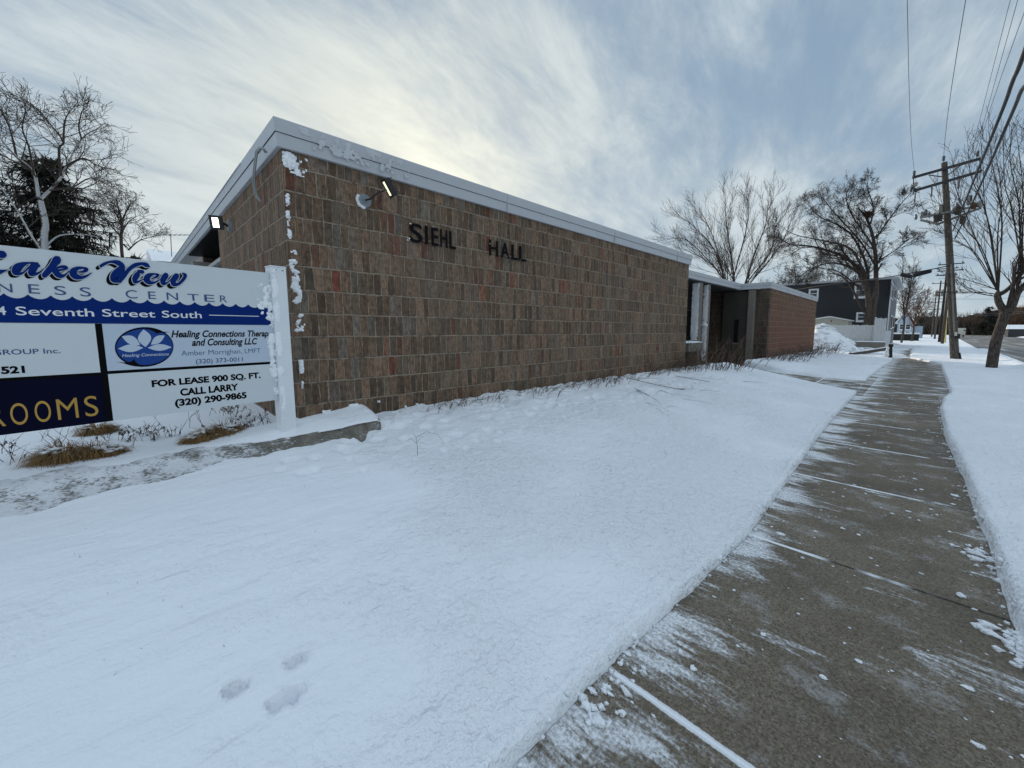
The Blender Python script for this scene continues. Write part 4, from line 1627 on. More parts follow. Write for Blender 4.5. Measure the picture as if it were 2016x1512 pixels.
for i, (x, y, z, n, h, sp_, lf, lb) in enumerate((
        (255, 858, .49, 16, .14, .25, 3, 'dark dead leafy weeds between the grass clumps under the lower board corner'),
        (300, 862, .48, 16, .15, .22, 3, 'pale tangled dry weeds below the first words of the lease panel'),
        (500, 842, .50, 18, .22, .20, 4, 'dark leafy dead weeds beside the white sign post'),
        (435, 812, .56, 16, .22, .3, 4, 'dark weed cluster just below the lease panel edge'),
        (30, 905, .48, 12, .22, .3, 2, 'thin dry weeds at the far left edge under the sign'),
        (370, 838, .52, 5, .34, .25, 0, 'few bare upright stems standing behind the reddish grass tuft'),
        (130, 868, .5, 9, .26, .35, 0, 'sparse bare stems standing behind the large golden grass tuft'))):
    weed('dried_weed', at(x, y, Z=z), n, h, sp_, lb, 'dried weed', 'dried weeds under the sign', 70 + i, M['stem'], leaves=lf)

# forked stem in the open snow, and the line of stems along the foot of the wall
P_ = at(822, 893, Z=.40)
tw = thing('forked_twig', P_, 'single forked twig standing alone in the open snow in front of the wall', 'twig')
w = MB()
w.tube([P_ + Vector((0, 0, -.02)), P_ + Vector((0, 0, .08)), P_ + Vector((.0, -.01, .17)), P_ + Vector((-.02, -.03, .21))], [0.0022, 0.0019, 0.0017, 0.0011], 5)
w.tube([P_ + Vector((0, 0, .12)), P_ + Vector((0, .05, .16)), P_ + Vector((0, .08, .14))], [0.0017, 0.0014, 0.0008], 4)
w.tube([P_ + Vector((0, 0, .17)), P_ + Vector((0, .10, .20)), P_ + Vector((.02, .22, .15)), P_ + Vector((.03, .27, .06)), P_ + Vector((.03, .26, .01))], [0.0017, 0.0015, 0.0013, 0.0011, 0.0008], 4)
w.tube([P_ + Vector((0, 0, .10)), P_ + Vector((0, -.06, .16)), P_ + Vector((0, -.08, .15))], [0.0017, 0.0011, 0.0008], 4)
w.build('stems', M['twig'], tw)
WALL_WEEDS = [(870, 805, 10, .22), (905, 812, 9, .18), (960, 800, 10, .25), (1020, 800, 9, .22), (1070, 790, 16, .24), (1120, 790, 22, .22), (1165, 778, 26, .26), (1200, 768, 26, .30), (1240, 770, 14, .3), (1285, 752, 24, .42), (1320, 745, 28, .5), (1345, 742, 32, .6)]
names_ = ['first', 'second', 'third', 'fourth', 'fifth', 'sixth', 'seventh', 'eighth', 'ninth', 'tenth', 'eleventh', 'twelfth']
for i, (x, y, n, h) in enumerate(WALL_WEEDS):
    P_ = at(x, y, X=-4.85)
    P_.z = z_lawn(-4.85, P_.y) - .01
    weed('dried_weed', P_, int(n * 1.5), h * 1.25, .42, 'thin bare weed stems at the brick wall foot, %s clump counting from the sign' % names_[i], 'dried weed', 'weed clumps along the wall foot', 100 + i, M['stem'],
         lean=(.4, .1), rad=.0042, droop=.10, fork=4)
# long canes by the entrance
for i, (x, y, n, h, ln, lb) in enumerate((
        (1372, 728, 26, 1.1, (.15, .25), 'tall leaning canes in front of the planter box'),
        (1420, 726, 34, 1.25, (.1, .55), 'tall slanting canes in front of the dark entrance glass'),
        (1455, 722, 18, 1.0, (.1, .5), 'slanting canes nearest the concrete pier of the entrance'))):
    P_ = at(x, y, Z=.45)
    weed('bare_shrub', P_, n, h, .7, lb, 'shrub', 'bare shrubs by the entrance', 130 + i, M['stem'], lean=ln, rad=.008, droop=.03)
for i, (x, y, n, lb) in enumerate(((1535, 708, 60, 'low windblown shrub at the left foot of the far brick wing'), (1580, 700, 60, 'low windblown shrub at the right foot of the far brick wing'), (1622, 694, 46, 'twiggy shrub at the wing end against the snow heap'))):
    P_ = at(x, y, Z=.3)
    weed('bare_shrub', P_, n, .75 if i < 2 else .9, 1.3, lb, 'shrub', 'bare shrubs by the far wing', 140 + i, M['twig_grey'], lean=(.35, .5), rad=.010, droop=.10, fork=5)
# broken branches lying on the snow
BR = [([(1240, 745), (1290, 757), (1330, 765), (1350, 768), (1480, 772)], 0.0072, 'longest broken branch lying across the snow near the entrance path'),
      ([(1250, 765), (1290, 785), (1330, 810)], 0.0054, 'forked broken branch lying nearest the open lawn'),
      ([(1300, 768), (1325, 778), (1345, 790)], 0.0042, 'short broken branch lying beside the forked one'),
      ([(1330, 740), (1400, 752), (1440, 748), (1455, 752)], 0.0060, 'broken branch lying under the tall canes'),
      ([(1265, 790), (1300, 806)], 0.0036, 'smallest broken twig lying on the snow below the others')]
rng = random.Random(77)
for i, (pp, r, lb) in enumerate(BR):
    pts = []
    for x, y in pp:
        q = at(x, y, Z=.42)
        q = at(x, y, Z=z_lawn(q.x, q.y) + .02)
        pts.append(q)
    w = MB()
    w.tube(pts, [r * (1 - .6 * k / len(pts)) for k in range(len(pts))], 5)
    for k in range(5):
        j = rng.randint(0, len(pts) - 2)
        q = pts[j].lerp(pts[j + 1], rng.random())
        d_ = (pts[-1] - pts[0]).normalized() + Vector((rng.gauss(0, .5), rng.gauss(0, .5), rng.uniform(0, .25)))
        w.tube([q, q + d_ * rng.uniform(.15, .4), q + d_ * .5 + Vector((0, 0, -.03))], [r * .55, r * .4, r * .2], 4)
    tag(w.build('broken_branch', M['stem']), lb, 'branch', 'broken branches on the lawn')


# ================================================================== TREES
def smooth3(pts, sub=4):
    out = []
    n = len(pts)
    for i in range(n - 1):
        p0, p1, p2, p3 = pts[max(0, i - 1)], pts[i], pts[i + 1], pts[min(n - 1, i + 2)]
        for k in range(sub):
            t = k / sub
            out.append(.5 * (2 * p1 + (p2 - p0) * t + (2 * p0 - 5 * p1 + 4 * p2 - p3) * t * t + (3 * p1 - p0 - 3 * p2 + p3) * t ** 3))
    out.append(pts[-1])
    return out


class Tree:
    def __init__(s, name, loc, label, group, seed, rmin=.006, wig=.16, up=.05, ang=(.5, .95), ratio=(.45, .75), cat='tree'):
        s.root = thing(name, loc, label, cat, group)
        s.trunk, s.crown = MB(), MB()
        s.rng = random.Random(seed)
        s.rmin, s.wig, s.up, s.ang, s.ratio = rmin, wig, up, ang, ratio

    def limb(s, pts, r0, r1, kids=0, lv=3, trunk=False, klen=1.0, start=.25, clen=None):
        """a limb through given points with side branches"""
        P = smooth3([Vector(p) for p in pts])
        n = len(P)
        rad = [max(s.rmin, lerp(r0, r1, (i / (n - 1)) ** .8)) for i in range(n)]
        mb = s.trunk if trunk else s.crown
        mb.tube(P, rad, 8 if r0 > .08 else 5, False)
        L = sum((P[i + 1] - P[i]).length for i in range(n - 1))
        for k in range(kids):
            t = start + (1 - start) * (k + s.rng.random()) / kids
            i = min(n - 2, int(t * (n - 1)))
            d_ = (P[i + 1] - P[i]).normalized()
            s.grow(P[i], s.off(d_), (clen or L * .5) * klen * (1.1 - .6 * t) * s.rng.uniform(.6, 1.2), rad[i] * .55, lv)
        if kids:
            s.grow(P[-1], (P[-1] - P[-2]).normalized(), (clen or L * .5) * klen * .5, rad[-1], lv)
        return s

    def off(s, d_):
        a = s.rng.uniform(*s.ang)
        q = d_.orthogonal().normalized()
        q = Matrix.Rotation(s.rng.uniform(0, 6.283), 3, d_) @ q
        return (d_ * math.cos(a) + q * math.sin(a)).normalized()

    def grow(s, p, d_, L, r, lv):
        rng = s.rng
        n = 4 if lv >= 2 else 3
        P, rad = [p], [max(s.rmin, r)]
        dirs = [d_]
        for k in range(n):
            d_ = (d_ + Vector((rng.gauss(0, s.wig), rng.gauss(0, s.wig), rng.gauss(0, s.wig) + s.up))).normalized()
            p = p + d_ * (L / n)
            P.append(p)
            dirs.append(d_)
            rad.append(max(s.rmin, r * (1 - .75 * (k + 1) / n)))
        s.crown.tube(P, rad, 5 if r > .04 else 3, False)
        if lv <= 0:
            return
        m_ = {3: 6, 2: 5, 1: 4}[min(lv, 3)]
        for k in range(m_):
            t = .2 + .8 * (k + rng.random()) / m_
            i = min(n - 1, int(t * n))
            q = P[i].lerp(P[i + 1], t * n - i) if i < n else P[-1]
            s.grow(q, s.off(dirs[i + 1]), L * rng.uniform(*s.ratio) * (1.1 - .45 * t), rad[i] * .6, lv - 1)

    def done(s, mt, mc):
        if s.trunk.v:
            s.trunk.build('trunk', mt, s.root, smooth=True)
        if s.crown.v:
            s.crown.build('crown', mc, s.root, smooth=True)
        return s.root


def pxs(pts, org, sc, rng, jit=0.0, Y=None, X=None):
    out = []
    o1 = o2 = 0.0
    for i, (x, y) in enumerate(pts):
        if i:
            o1 += rng.uniform(-jit, jit)
        qx_, qy_ = org[0] + x / sc, org[1] + y / sc
        out.append(at(qx_, qy_, Y=Y + o1) if Y is not None else at(qx_, qy_, X=X + o1))
    return out


def street_base(v, z=0.0):
    return Vector((v.x, v.y, z))


# old leaning street tree before the slate house
rng = random.Random(21)
b0 = at(1712, 660, Y=42)
T = Tree('street_tree', street_base(b0), 'old twin-trunked bare tree leaning left in front of the slate house', 'bare trees', 21, rmin=.0065, wig=.15, up=.03, ang=(.3, .85), ratio=(.5, .8))
O4, O8 = (1560, 480), (1280, 320)
ta = [at(1709, 690, Y=42)] + pxs([(745, 800), (760, 620), (745, 480), (700, 370), (640, 250), (540, 130)], O4, 5.04, rng, 0, Y=42)
tb = [at(1719, 690, Y=42.2)] + pxs([(795, 790), (800, 640), (830, 500), (830, 350), (825, 130)], O4, 5.04, rng, 0, Y=42.2) + pxs([(1640, 560), (1600, 430), (1580, 390)], O8, 3.733, rng, .3, Y=42.2)
T.limb(ta, .34, .10, 3, 2, True, clen=2.6, start=.55)
T.limb(tb, .30, .07, 7, 3, True, clen=1.9, start=.5)
for pp, r, kd in (([(1540, 780), (1400, 680), (1200, 620), (1030, 600), (960, 560)], .15, 9), ([(1597, 960), (1575, 830), (1480, 640), (1300, 580), (1100, 540), (1000, 500)], .14, 9),
                  ([(1603, 950), (1590, 760), (1500, 560), (1400, 470), (1250, 400), (1180, 330)], .13, 9), ([(1661, 700), (1640, 620), (1560, 500), (1480, 380), (1440, 260), (1460, 190)], .11, 9),
                  ([(1620, 450), (1640, 330), (1600, 200), (1600, 130)], .07, 8), ([(1660, 560), (1740, 440), (1830, 320), (1900, 240)], .08, 9),
                  ([(1680, 720), (1780, 660), (1880, 580), (1930, 550)], .05, 7), ([(1560, 840), (1450, 760), (1300, 740), (1150, 800), (1080, 860)], .10, 9),
                  ([(1590, 985), (1500, 890), (1380, 800), (1240, 770), (1100, 700)], .07, 9), ([(1661, 770), (1560, 600), (1420, 440), (1330, 340), (1270, 260)], .09, 9)):
    T.limb(pxs(pp, O8, 3.733, rng, 1.1, Y=42), r, .02, kd + 4, 3, clen=2.5 if r > .085 else 1.4, start=.12)
T.limb(pxs([(720, 680), (640, 540), (580, 420), (500, 330), (380, 290)], O4, 5.04, rng, .5, Y=42), .12, .03, 5, 2, clen=2.0)
T.done(M['bark'], M['twig'])
nc = at(1710, 421, Y=41.8)
w = MB()
rng = random.Random(2)
for k in range(240):
    dv = Vector((rng.gauss(0, 1), rng.gauss(0, 1), rng.gauss(0, .8))).normalized()
    blade(w, nc + Vector((dv.x * .32, dv.y * .3, dv.z * .22)) * rng.uniform(.4, 1), (dv.x + rng.gauss(0, .8), dv.y + rng.gauss(0, .8), dv.z + rng.gauss(0, .8)), .3, .07, .2, rng, 2)
w.blob(nc, (.3, .28, .2), rng, 10, 7, .4)
tag(w.build('leaf_nest', M['nest']), 'brown ball of leaves nested high in the old leaning tree', 'nest')

# vase-shaped maple behind the hall
rng = random.Random(31)
b0 = at(1446, 575, Y=45)
T = Tree('maple_tree', street_base(b0), 'vase-shaped bare tree with many stems fanning above the entrance roof', 'bare trees', 31, rmin=.0075, wig=.08, up=.10, ang=(.3, .62), ratio=(.5, .78))
bs = Vector((b0.x, b0.y, 3.0))
T.limb([Vector((b0.x, b0.y, -.1)), Vector((b0.x + .1, b0.y, 2)), bs + Vector((0, 0, 1.0))], .42, .33, 0, trunk=True)
for pp, r in (([(545, 860), (470, 640), (330, 480), (230, 400)], .15), ([(620, 880), (590, 650), (560, 450), (550, 260)], .17), ([(700, 880), (780, 640), (850, 450), (870, 280)], .15),
              ([(740, 880), (860, 740), (960, 600), (1050, 400)], .13), ([(540, 860), (400, 690), (250, 560), (110, 570)], .12), ([(610, 860), (690, 560), (720, 400), (720, 270)], .14),
              ([(540, 850), (480, 600), (420, 450), (360, 340)], .13), ([(720, 870), (880, 660), (920, 480), (960, 420)], .11), ([(560, 860), (440, 740), (300, 660), (200, 620)], .09)):
    q = pxs(pp, O8, 3.733, rng, 1.2, Y=45)
    T.limb([bs + Vector((0, 0, .8)), bs.lerp(q[0], .6) + Vector((0, 0, .2))] + q, r * .9, .02, 19, 2, clen=3.9, klen=1, start=.33)
T.done(M['bark'], M['twig'])

# young tree on the verge
rng = random.Random(41)
b0 = at(1950, 728, Z=0)
T = Tree('verge_tree', street_base(b0), 'slanting bare tree on the snowy verge at the right edge with long upright shoots', 'bare trees', 41, rmin=.006, wig=.09, up=.07, ang=(.25, .6), ratio=(.45, .7))
O6, O5 = (1720, 540), (1740, 240)
YV = b0.y
tk = [b0 + Vector((0, 0, -.1))] + pxs([(1575, 1270), (1640, 900), (1740, 600), (1770, 480)], O6, 6.81, rng, 0, Y=YV)
T.limb(tk, .20, .15, 0, trunk=True)
T.limb(pxs([(1765, 500), (1690, 400), (1660, 290), (1690, 230)], O6, 6.81, rng, 0, Y=YV), .14, .09, 0, trunk=True)
T.limb(pxs([(1790, 500), (1860, 420), (1930, 250), (2016, 170), (2150, 40)], O6, 6.81, rng, .15, Y=YV), .15, .07, 4, 2, trunk=True, clen=1.6)
T.limb(pxs([(1680, 270), (1760, 230), (1850, 150), (1980, 0), (2080, -140)], O6, 6.81, rng, .2, Y=YV), .09, .05, 4, 2, trunk=True, clen=1.6)
T.limb(pxs([(1790, 480), (1830, 300), (1870, 120), (1900, -60)], O6, 6.81, rng, .3, Y=YV), .07, .03, 5, 2, clen=1.5)
S1, S2, S3 = (1965, 575), (2003, 570), (2012, 535)
for st, pp, r in ((S3, [(1950, 1440), (1940, 1150), (1820, 600), (1830, 200)], .035), (S1, [(1700, 1500), (1640, 1000), (1560, 600), (1510, 150)], .035), (S1, [(1250, 1500), (1050, 1000), (980, 500)], .024),
                  (S1, [(1480, 1350), (1260, 800), (1210, 350)], .03), (S1, [(1560, 1700), (1450, 1200), (1430, 700), (1400, 300)], .03), (S3, [(2000, 1500), (2080, 900), (2100, 300)], .035), (S2, [(2100, 1700), (2200, 1200), (2300, 500)], .04),
                  (S1, [(1180, 1700), (900, 1350), (800, 1000)], .02), (S3, [(1850, 1300), (1740, 900), (1720, 300)], .03), (S2, [(1960, 1700), (2000, 1000), (1920, 240)], .032), (S1, [(1640, 1600), (1700, 1100), (1600, 400)], .03),
                  (S1, [(1330, 1900), (1000, 1700), (780, 1560)], .022), (S3, [(2150, 1300), (2200, 700), (2180, 100)], .03), (S1, [(1400, 1800), (1150, 1500), (1080, 1150), (1060, 800)], .026)):
    T.limb([at(*st, Y=YV)] + pxs(pp, O5, 7.304, rng, .55, Y=YV), r, .008, 16, 1, clen=1.5, start=.2)
for pp in ([(1665, 290), (1560, 285), (1280, 220), (1100, 60)], [(1685, 225), (1580, 180), (1300, 90), (1090, 40)], [(1672, 270), (1560, 255), (1400, 240), (1200, 240), (1130, 180)]):
    T.limb(pxs(pp, O6, 6.81, rng, .5, Y=YV), .028, .008, 8, 1, clen=1.1)
T.done(M['bark'], M['twig'])

# trees at the left behind the sign
rng = random.Random(51)
O2 = (0, 160)
b0 = at(88, 500, X=-22)
T = Tree('frosted_tree', (b0.x, b0.y, .7), 'tall wiggly bare tree with a white frosted trunk behind the sign', 'bare trees', 51, rmin=.0048, wig=.2, up=.015, ang=(.4, 1.0), ratio=(.5, .8))
T.limb([Vector((b0.x, b0.y, .5))] + pxs([(295, 1110), (300, 950), (265, 790)], O2, 3.36, rng, 0, X=-22), .10, .075, 0, trunk=True)
for pp, r, kd in (([(265, 780), (330, 720), (400, 640), (440, 560), (540, 380), (650, 310)], .06, 12), ([(255, 770), (220, 600), (110, 500), (0, 370), (-90, 200)], .06, 12),
                  ([(405, 625), (390, 450), (420, 400), (330, 280), (220, 160), (30, 60)], .04, 12), ([(440, 560), (550, 510), (650, 560), (770, 590)], .04, 9), ([(225, 620), (190, 430), (150, 320), (170, 180)], .035, 11),
                  ([(110, 500), (60, 300), (-40, 120)], .035, 9), ([(420, 400), (430, 260), (470, 190)], .035, 7), ([(330, 720), (480, 700), (600, 640), (720, 690)], .035, 8), ([(540, 380), (520, 300), (540, 200)], .03, 6)):
    T.limb(pxs(pp, O2, 3.36, rng, .5, X=-22), r, .010, kd, 2, trunk=r > .055, clen=1.35, start=.2)
T.limb(pxs([(310, 1085), (400, 1020), (560, 1015), (660, 1035)], O2, 3.36, rng, .2, X=-22), .035, .012, 4, 1, trunk=True, clen=.7)
T.done(M['bark_frost'], M['twig'])
rng = random.Random(52)
b0 = at(75, 490, X=-20)
T = Tree('frosted_tree', (b0.x, b0.y, .7), 'thin frosted sapling leaning left beside the tall white trunk', 'bare trees', 52, rmin=.005, wig=.2, up=.02)
T.limb(pxs([(270, 1120), (200, 1010), (110, 850), (0, 690), (-80, 560)], O2, 3.36, rng, .2, X=-20), .035, .012, 8, 2, trunk=True, clen=1.2)
T.done(M['bark_frost'], M['twig'])
rng = random.Random(53)
b0 = at(240, 505, X=-25)
T = Tree('bare_tree', (b0.x, b0.y, .8), 'small fine-twigged bare tree right of the conifer behind the sign', 'bare trees', 53, rmin=.005, wig=.2, up=.03, ang=(.5, 1.1))
T.limb([Vector((b0.x, b0.y, .6))] + pxs([(805, 1110), (810, 980), (800, 900)], O2, 3.36, rng, 0, X=-25), .065, .045, 4, 2, trunk=True, clen=.9, start=.6)
for pp in ([(805, 960), (760, 860), (700, 790)], [(800, 900), (780, 820), (770, 770)], [(810, 920), (850, 830), (880, 800)], [(805, 1000), (850, 930), (910, 890)], [(850, 1115), (930, 1050), (1060, 1020)], [(810, 1040), (720, 940), (650, 880)]):
    T.limb(pxs(pp, O2, 3.36, rng, .5, X=-25), .035, .008, 9, 2, clen=.95, start=.15)
T.done(M['bark'], M['twig'])


def conifer(name, loc, H, R0, label, seed, nb=150, group=None, size=.16):
    rng = random.Random(seed)
    root = thing(name, loc, label, 'tree', group)
    w = MB().tube([Vector(loc), Vector(loc) + Vector((.1, .1, H * .5)), Vector(loc) + Vector((0, 0, H))], [.16, .1, .02], 7)
    lf = MB()
    for k in range(nb):
        t = (k + rng.random()) / nb
        z = H * (.10 + .9 * t)
        L = R0 * (1.05 - t) ** .75 * rng.uniform(.55, 1.15) + .15
        a = rng.uniform(0, 6.283)
        d_ = Vector((math.cos(a), math.sin(a), rng.uniform(-.1, .35)))
        p = Vector(loc) + Vector((0, 0, z))
        pts = [p]
        for s_ in range(5):
            d_ = (d_ + Vector((rng.gauss(0, .1), rng.gauss(0, .1), -.06))).normalized()
            pts.append(pts[-1] + d_ * L / 5)
        w.tube(pts, [.035, .028, .02, .015, .01, .006], 4, False)
        for q in range(int(16 + 30 * L)):
            u = rng.uniform(.15, 1)
            i = min(4, int(u * 5))
            c_ = pts[i].lerp(pts[i + 1], u * 5 - i)
            d2 = (d_ * .6 + Vector((rng.gauss(0, .6), rng.gauss(0, .6), rng.gauss(0, .35)))).normalized()
            blade(lf, c_, d2, size * rng.uniform(1.2, 3.2), size * rng.uniform(.2, .42), rng.uniform(0, .5), rng, 2)
    w.build('trunk', M['bark'], root, smooth=True)
    lf.build('crown', M['needle'], root)
    return root


q = at(105, 500, X=-27)
conifer('conifer', (q.x, q.y, .9), 7.6, 3.4, 'broad dark conifer behind the frosted trunk at the left', 61, 330, None, .19)
q = at(8, 500, X=-25)
conifer('conifer', (q.x, q.y - .6, .9), 5.6, 2.6, 'smaller dark conifer at the far left edge behind the sign', 62, 230, None, .19)
q = at(260, 520, X=-25)
conifer('conifer', (q.x, q.y, .9), 3.75, 1.5, 'low dark conifer spray showing over the board top', 63, 70)

# more trees down the street
for i, (x, y, Yd, H, lb, mt, n, sp_) in enumerate((
        (1575, 560, 62, 11.5, 'bushy fine-twigged bare tree behind the far brick wing', 'twig_grey', 9, 3.0), (1640, 560, 66, 11.0, 'fine-twigged bare tree seen through the limbs of the old leaning tree', 'twig_grey', 9, 2.8),
        (1530, 560, 70, 10, 'low bare tree at the left of the fine-twigged pair behind the wing', 'twig_grey', 8, 2.4), (1797, 650, 84, 8.2, 'brown rounded bare tree right of the slate house', 'twig_red', 8, 2.6), (1777, 650, 72, 11, 'tall narrow bare tree close behind the slate house', 'twig', 6, 1.2),
        (1815, 655, 130, 7, 'small rounded bare tree far down the street beside the poles', 'twig_grey', 7, 2.0))):
    g_ = at(x, y, Y=Yd)
    T = Tree('bare_tree', (g_.x, Yd, 0), lb, 'bare trees', 200 + i, rmin=.012 if Yd < 100 else .02, wig=.14, up=.08, ang=(.4, .85), ratio=(.45, .7))
    rng = random.Random(200 + i)
    T.limb([Vector((g_.x, Yd, -.1)), Vector((g_.x + .1, Yd, H * .2)), Vector((g_.x, Yd, H * .36))], .14, .10, 3, 2, trunk=True, clen=H * .3, start=.6)
    for k in range(n):
        a = 6.283 * k / n + rng.random()
        rr = sp_ * rng.uniform(.5, 1)
        T.limb([Vector((g_.x, Yd, H * .3)), Vector((g_.x + math.cos(a) * rr * .5, Yd + math.sin(a) * rr * .5, H * .55)), Vector((g_.x + math.cos(a) * rr, Yd + math.sin(a) * rr, H * rng.uniform(.72, .95)))],
               .06, .02, 9, 2, clen=H * .24)
    T.done(M['bark'], M[mt])
conifer('conifer', (at(1945, 640, Y=205).x, 205, 0), at(1945, 604, Y=205).z, 4.2, 'dark spruce poking above the brown thicket far down the street', 64, 70, None, .5)

# thicket at the end of the street: a far mass nobody could count
rng = random.Random(91)
w, w2 = MB(), MB()


def thick_h(x):
    return interp(x, [(-60, 9), (-6, 9.0), (4, 9.5), (14, 9.5), (24, 13), (40, 15), (60, 16), (90, 15), (140, 15)]) * (1 + .12 * fbm(x * .12, 3))


for k in range(5200):
    x = rng.uniform(-22, 140) if k % 3 else rng.uniform(0, 70)
    y = 232 + rng.uniform(-9, 6) + abs(x) * .05
    h = thick_h(x) * rng.uniform(.35, 1.0)
    mb = w if x > 17 + rng.uniform(-6, 6) else w2
    p = Vector((x, y, rng.uniform(0, h * .5)))
    d_ = Vector((rng.gauss(0, .35), rng.gauss(0, .2), 1)).normalized()
    L = h - p.z
    blade(mb, p, d_, L, .28, rng.uniform(-.1, .2), rng, 3)
    for j in range(3):
        q = p + d_ * L * rng.uniform(.3, .9)
        blade(mb, q, (d_ + Vector((rng.gauss(0, .6), rng.gauss(0, .4), 0))), L * rng.uniform(.2, .4), .16, .1, rng, 2)
for mb, nm, mt, lb, x0, x1 in ((w, 'thicket', 'scrub', 'reddish brown bare thicket beyond the end of the road', 16, 140), (w2, 'thicket', 'scrub_grey', 'dark grey-brown bare thicket at the end of the street left of the poles', -24, 17)):
    mb.grid(lambda u, v: (lerp(x0, x1, u), 240 + 3 * fbm(u * 40, v * 5) + abs(lerp(x0, x1, u)) * .05, thick_h(lerp(x0, x1, u)) * .82 * v * (1 + .15 * fbm(u * 60, v * 3, 5)) - .1), 90, 6)
    tag(mb.build(nm, M[mt]), lb, 'thicket', kind='stuff')

# ================================================================== HOUSES, FENCE, SHED
HY = 47.0
hx1 = at(1752, 600, Y=HY).x
hz = at(1750, 550, Y=HY).z
house = thing('slate_house', (hx1 - 5, HY + 5, 0), 'two-storey dark slate house with white window trim behind the old leaning tree', 'house')
w = MB()
w.box((hx1 - 11.5, HY, -.2), (hx1, HY + .2, hz))
w.build('front_wall', M['house'], house)
w = MB()
w.box((hx1 - .2, HY + .2, -.2), (hx1, HY + 13, hz))
w.box((hx1 - 11.5, HY + 12.8, -.2), (hx1 - .2, HY + 13, hz))
w.box((hx1 - 11.5, HY + .2, -.2), (hx1 - 11.3, HY + 12.8, hz))
w.build('side_wall', M['house_side'], house)
w = MB()
w.box((hx1 - .06, HY - .02, -.2), (hx1 + .03, HY + .10, hz - .002))
w.build('corner_board', M['white'], house)
w = MB()
ov = .5
x0, x1, y0, y1 = hx1 - 11.5 - ov, hx1 + ov, HY - ov, HY + 13 + ov
w.box((x0, y0, hz), (x1, y1, hz + .16))
ev = w.build('eave', M['metal'], house)
w = MB()
w.add([(x0, y0, hz + .163), (x1, y0, hz + .163), (x1, y1, hz + .163), (x0, y1, hz + .163), (x0 + 5.5, (y0 + y1) / 2, hz + .55), (x1 - 5.5, (y0 + y1) / 2, hz + .55)],
      [(0, 1, 5, 4), (1, 2, 5), (2, 3, 4, 5), (3, 0, 4)])
w.build('roof', M['snow_far'], house)
w = MB()
cq = at(1769, 545, Y=HY + 12)
w.box((hx1 - 1.2, HY + 11, hz), (hx1 - .6, HY + 11.6, hz + 1.6))
w.build('chimney', M['white'], house)


def window(parent, a, b, y, fr=.12, glass='window', n=(0, -1)):
    """window on a wall facing -Y between corners a=(x,z), b"""
    g = MB()
    g.box((a[0], y - .02, a[1]), (b[0], y - .003, b[1]))
    gl_ = g.build('window', M[glass], parent)
    f = MB()
    x0, x1, z0, z1 = min(a[0], b[0]), max(a[0], b[0]), min(a[1], b[1]), max(a[1], b[1])
    f.box((x0 - fr, y - .06, z0 - fr * 1.4), (x1 + fr, y - .022, z0))
    f.box((x0 - fr, y - .06, z1), (x1 + fr, y - .022, z1 + fr))
    f.box((x0 - fr, y - .06, z0), (x0, y - .022, z1))
    f.box((x1, y - .06, z0), (x1 + fr, y - .022, z1))
    f.box((x0, y - .05, (z0 + z1) / 2 - .025), (x1, y - .023, (z0 + z1) / 2 + .025))
    f.build('frame', M['white'], gl_)
    return gl_


for (xa, ya, xb, yb) in ((1687, 560, 1701, 583), (1690, 618, 1702, 630), (1596, 572, 1608, 584)):
    p, q = at(xa, ya, Y=HY), at(xb, yb, Y=HY)
    window(house, (p.x, p.z), (q.x, q.z), HY, .15)
for (xa, ya, xb, yb) in ((1755.5, 556, 1757.5, 590), (1761.5, 563, 1763.5, 590), (1754, 622, 1756, 646), (1757.5, 624, 1759.5, 644)):
    p, q = at(xa, ya, X=hx1), at(xb, yb, X=hx1)
    w = MB()
    w.box((hx1 + .003, p.y, p.z), (hx1 + .02, q.y, q.z))
    g_ = w.build('window', M['window'], house)
    w = MB()
    for yy in (p.y - .09, q.y):
        w.box((hx1 + .022, yy, q.z - .09), (hx1 + .04, yy + .09, p.z + .09))
    w.box((hx1 + .022, p.y, p.z), (hx1 + .04, q.y, p.z + .09))
    w.box((hx1 + .022, p.y, q.z - .09), (hx1 + .04, q.y, q.z))
    w.build('frame', M['white'], g_)

FY = 40.0
fence = thing('plank_fence', (-5, FY, .9), 'weathered white plank fence stepping up beside the old leaning tree', 'fence')
rng = random.Random(6)


def planks(xa, xb, za, zb, y, jag=.03):
    w = MB()
    x = xa
    while x < xb - .05:
        h = zb + rng.uniform(-jag, jag)
        w.box((x, y + rng.uniform(0, .01), za), (min(x + .135, xb), y + .03, h))
        x += .143
    return w


fa_, fb_ = at(1600, 643, Y=FY), at(1723, 640, Y=FY)
planks(fa_.x, fb_.x, .75, fb_.z, FY).build('plank_panel', M['fence'], fence)
fc, fd = at(1723, 627, Y=FY - .3), at(1746, 630, Y=FY - .3)
planks(fc.x, fd.x, .7, fc.z, FY - .3, .06).build('tall_plank_panel', M['fence'], fence)
w = MB()
w.box((fb_.x - .05, FY - .12, .3), (fb_.x + .08, FY - .005, fc.z + .1))
w.build('post', M['fence'], fence)
w = MB()
w.box((fd.x - .1, FY - .3, .3), (fd.x, FY + 8, 1.6))
w.build('side_panel', M['fence'], fence)
rw = thing('retaining_wall', (-5, FY - .5, 0), 'low grey concrete wall under the white plank fence behind the snow heap', 'wall')
w = MB()
w.box((-10, FY - .75, -.1), (fd.x + .05, FY - .32, .72))
w.build('wall', M['concrete'], rw, bevel=.02)
w = MB()
w.grid(lambda u, v: (lerp(-10, fd.x + .05, u), lerp(FY - .76, FY - .3, v), .723 + .07 * math.sin(math.pi * v) + .03 * max(0, fbm(u * 30, v, 2))), 60, 5)
w.build('snow_cap', M['snow_far'], rw, smooth=True)

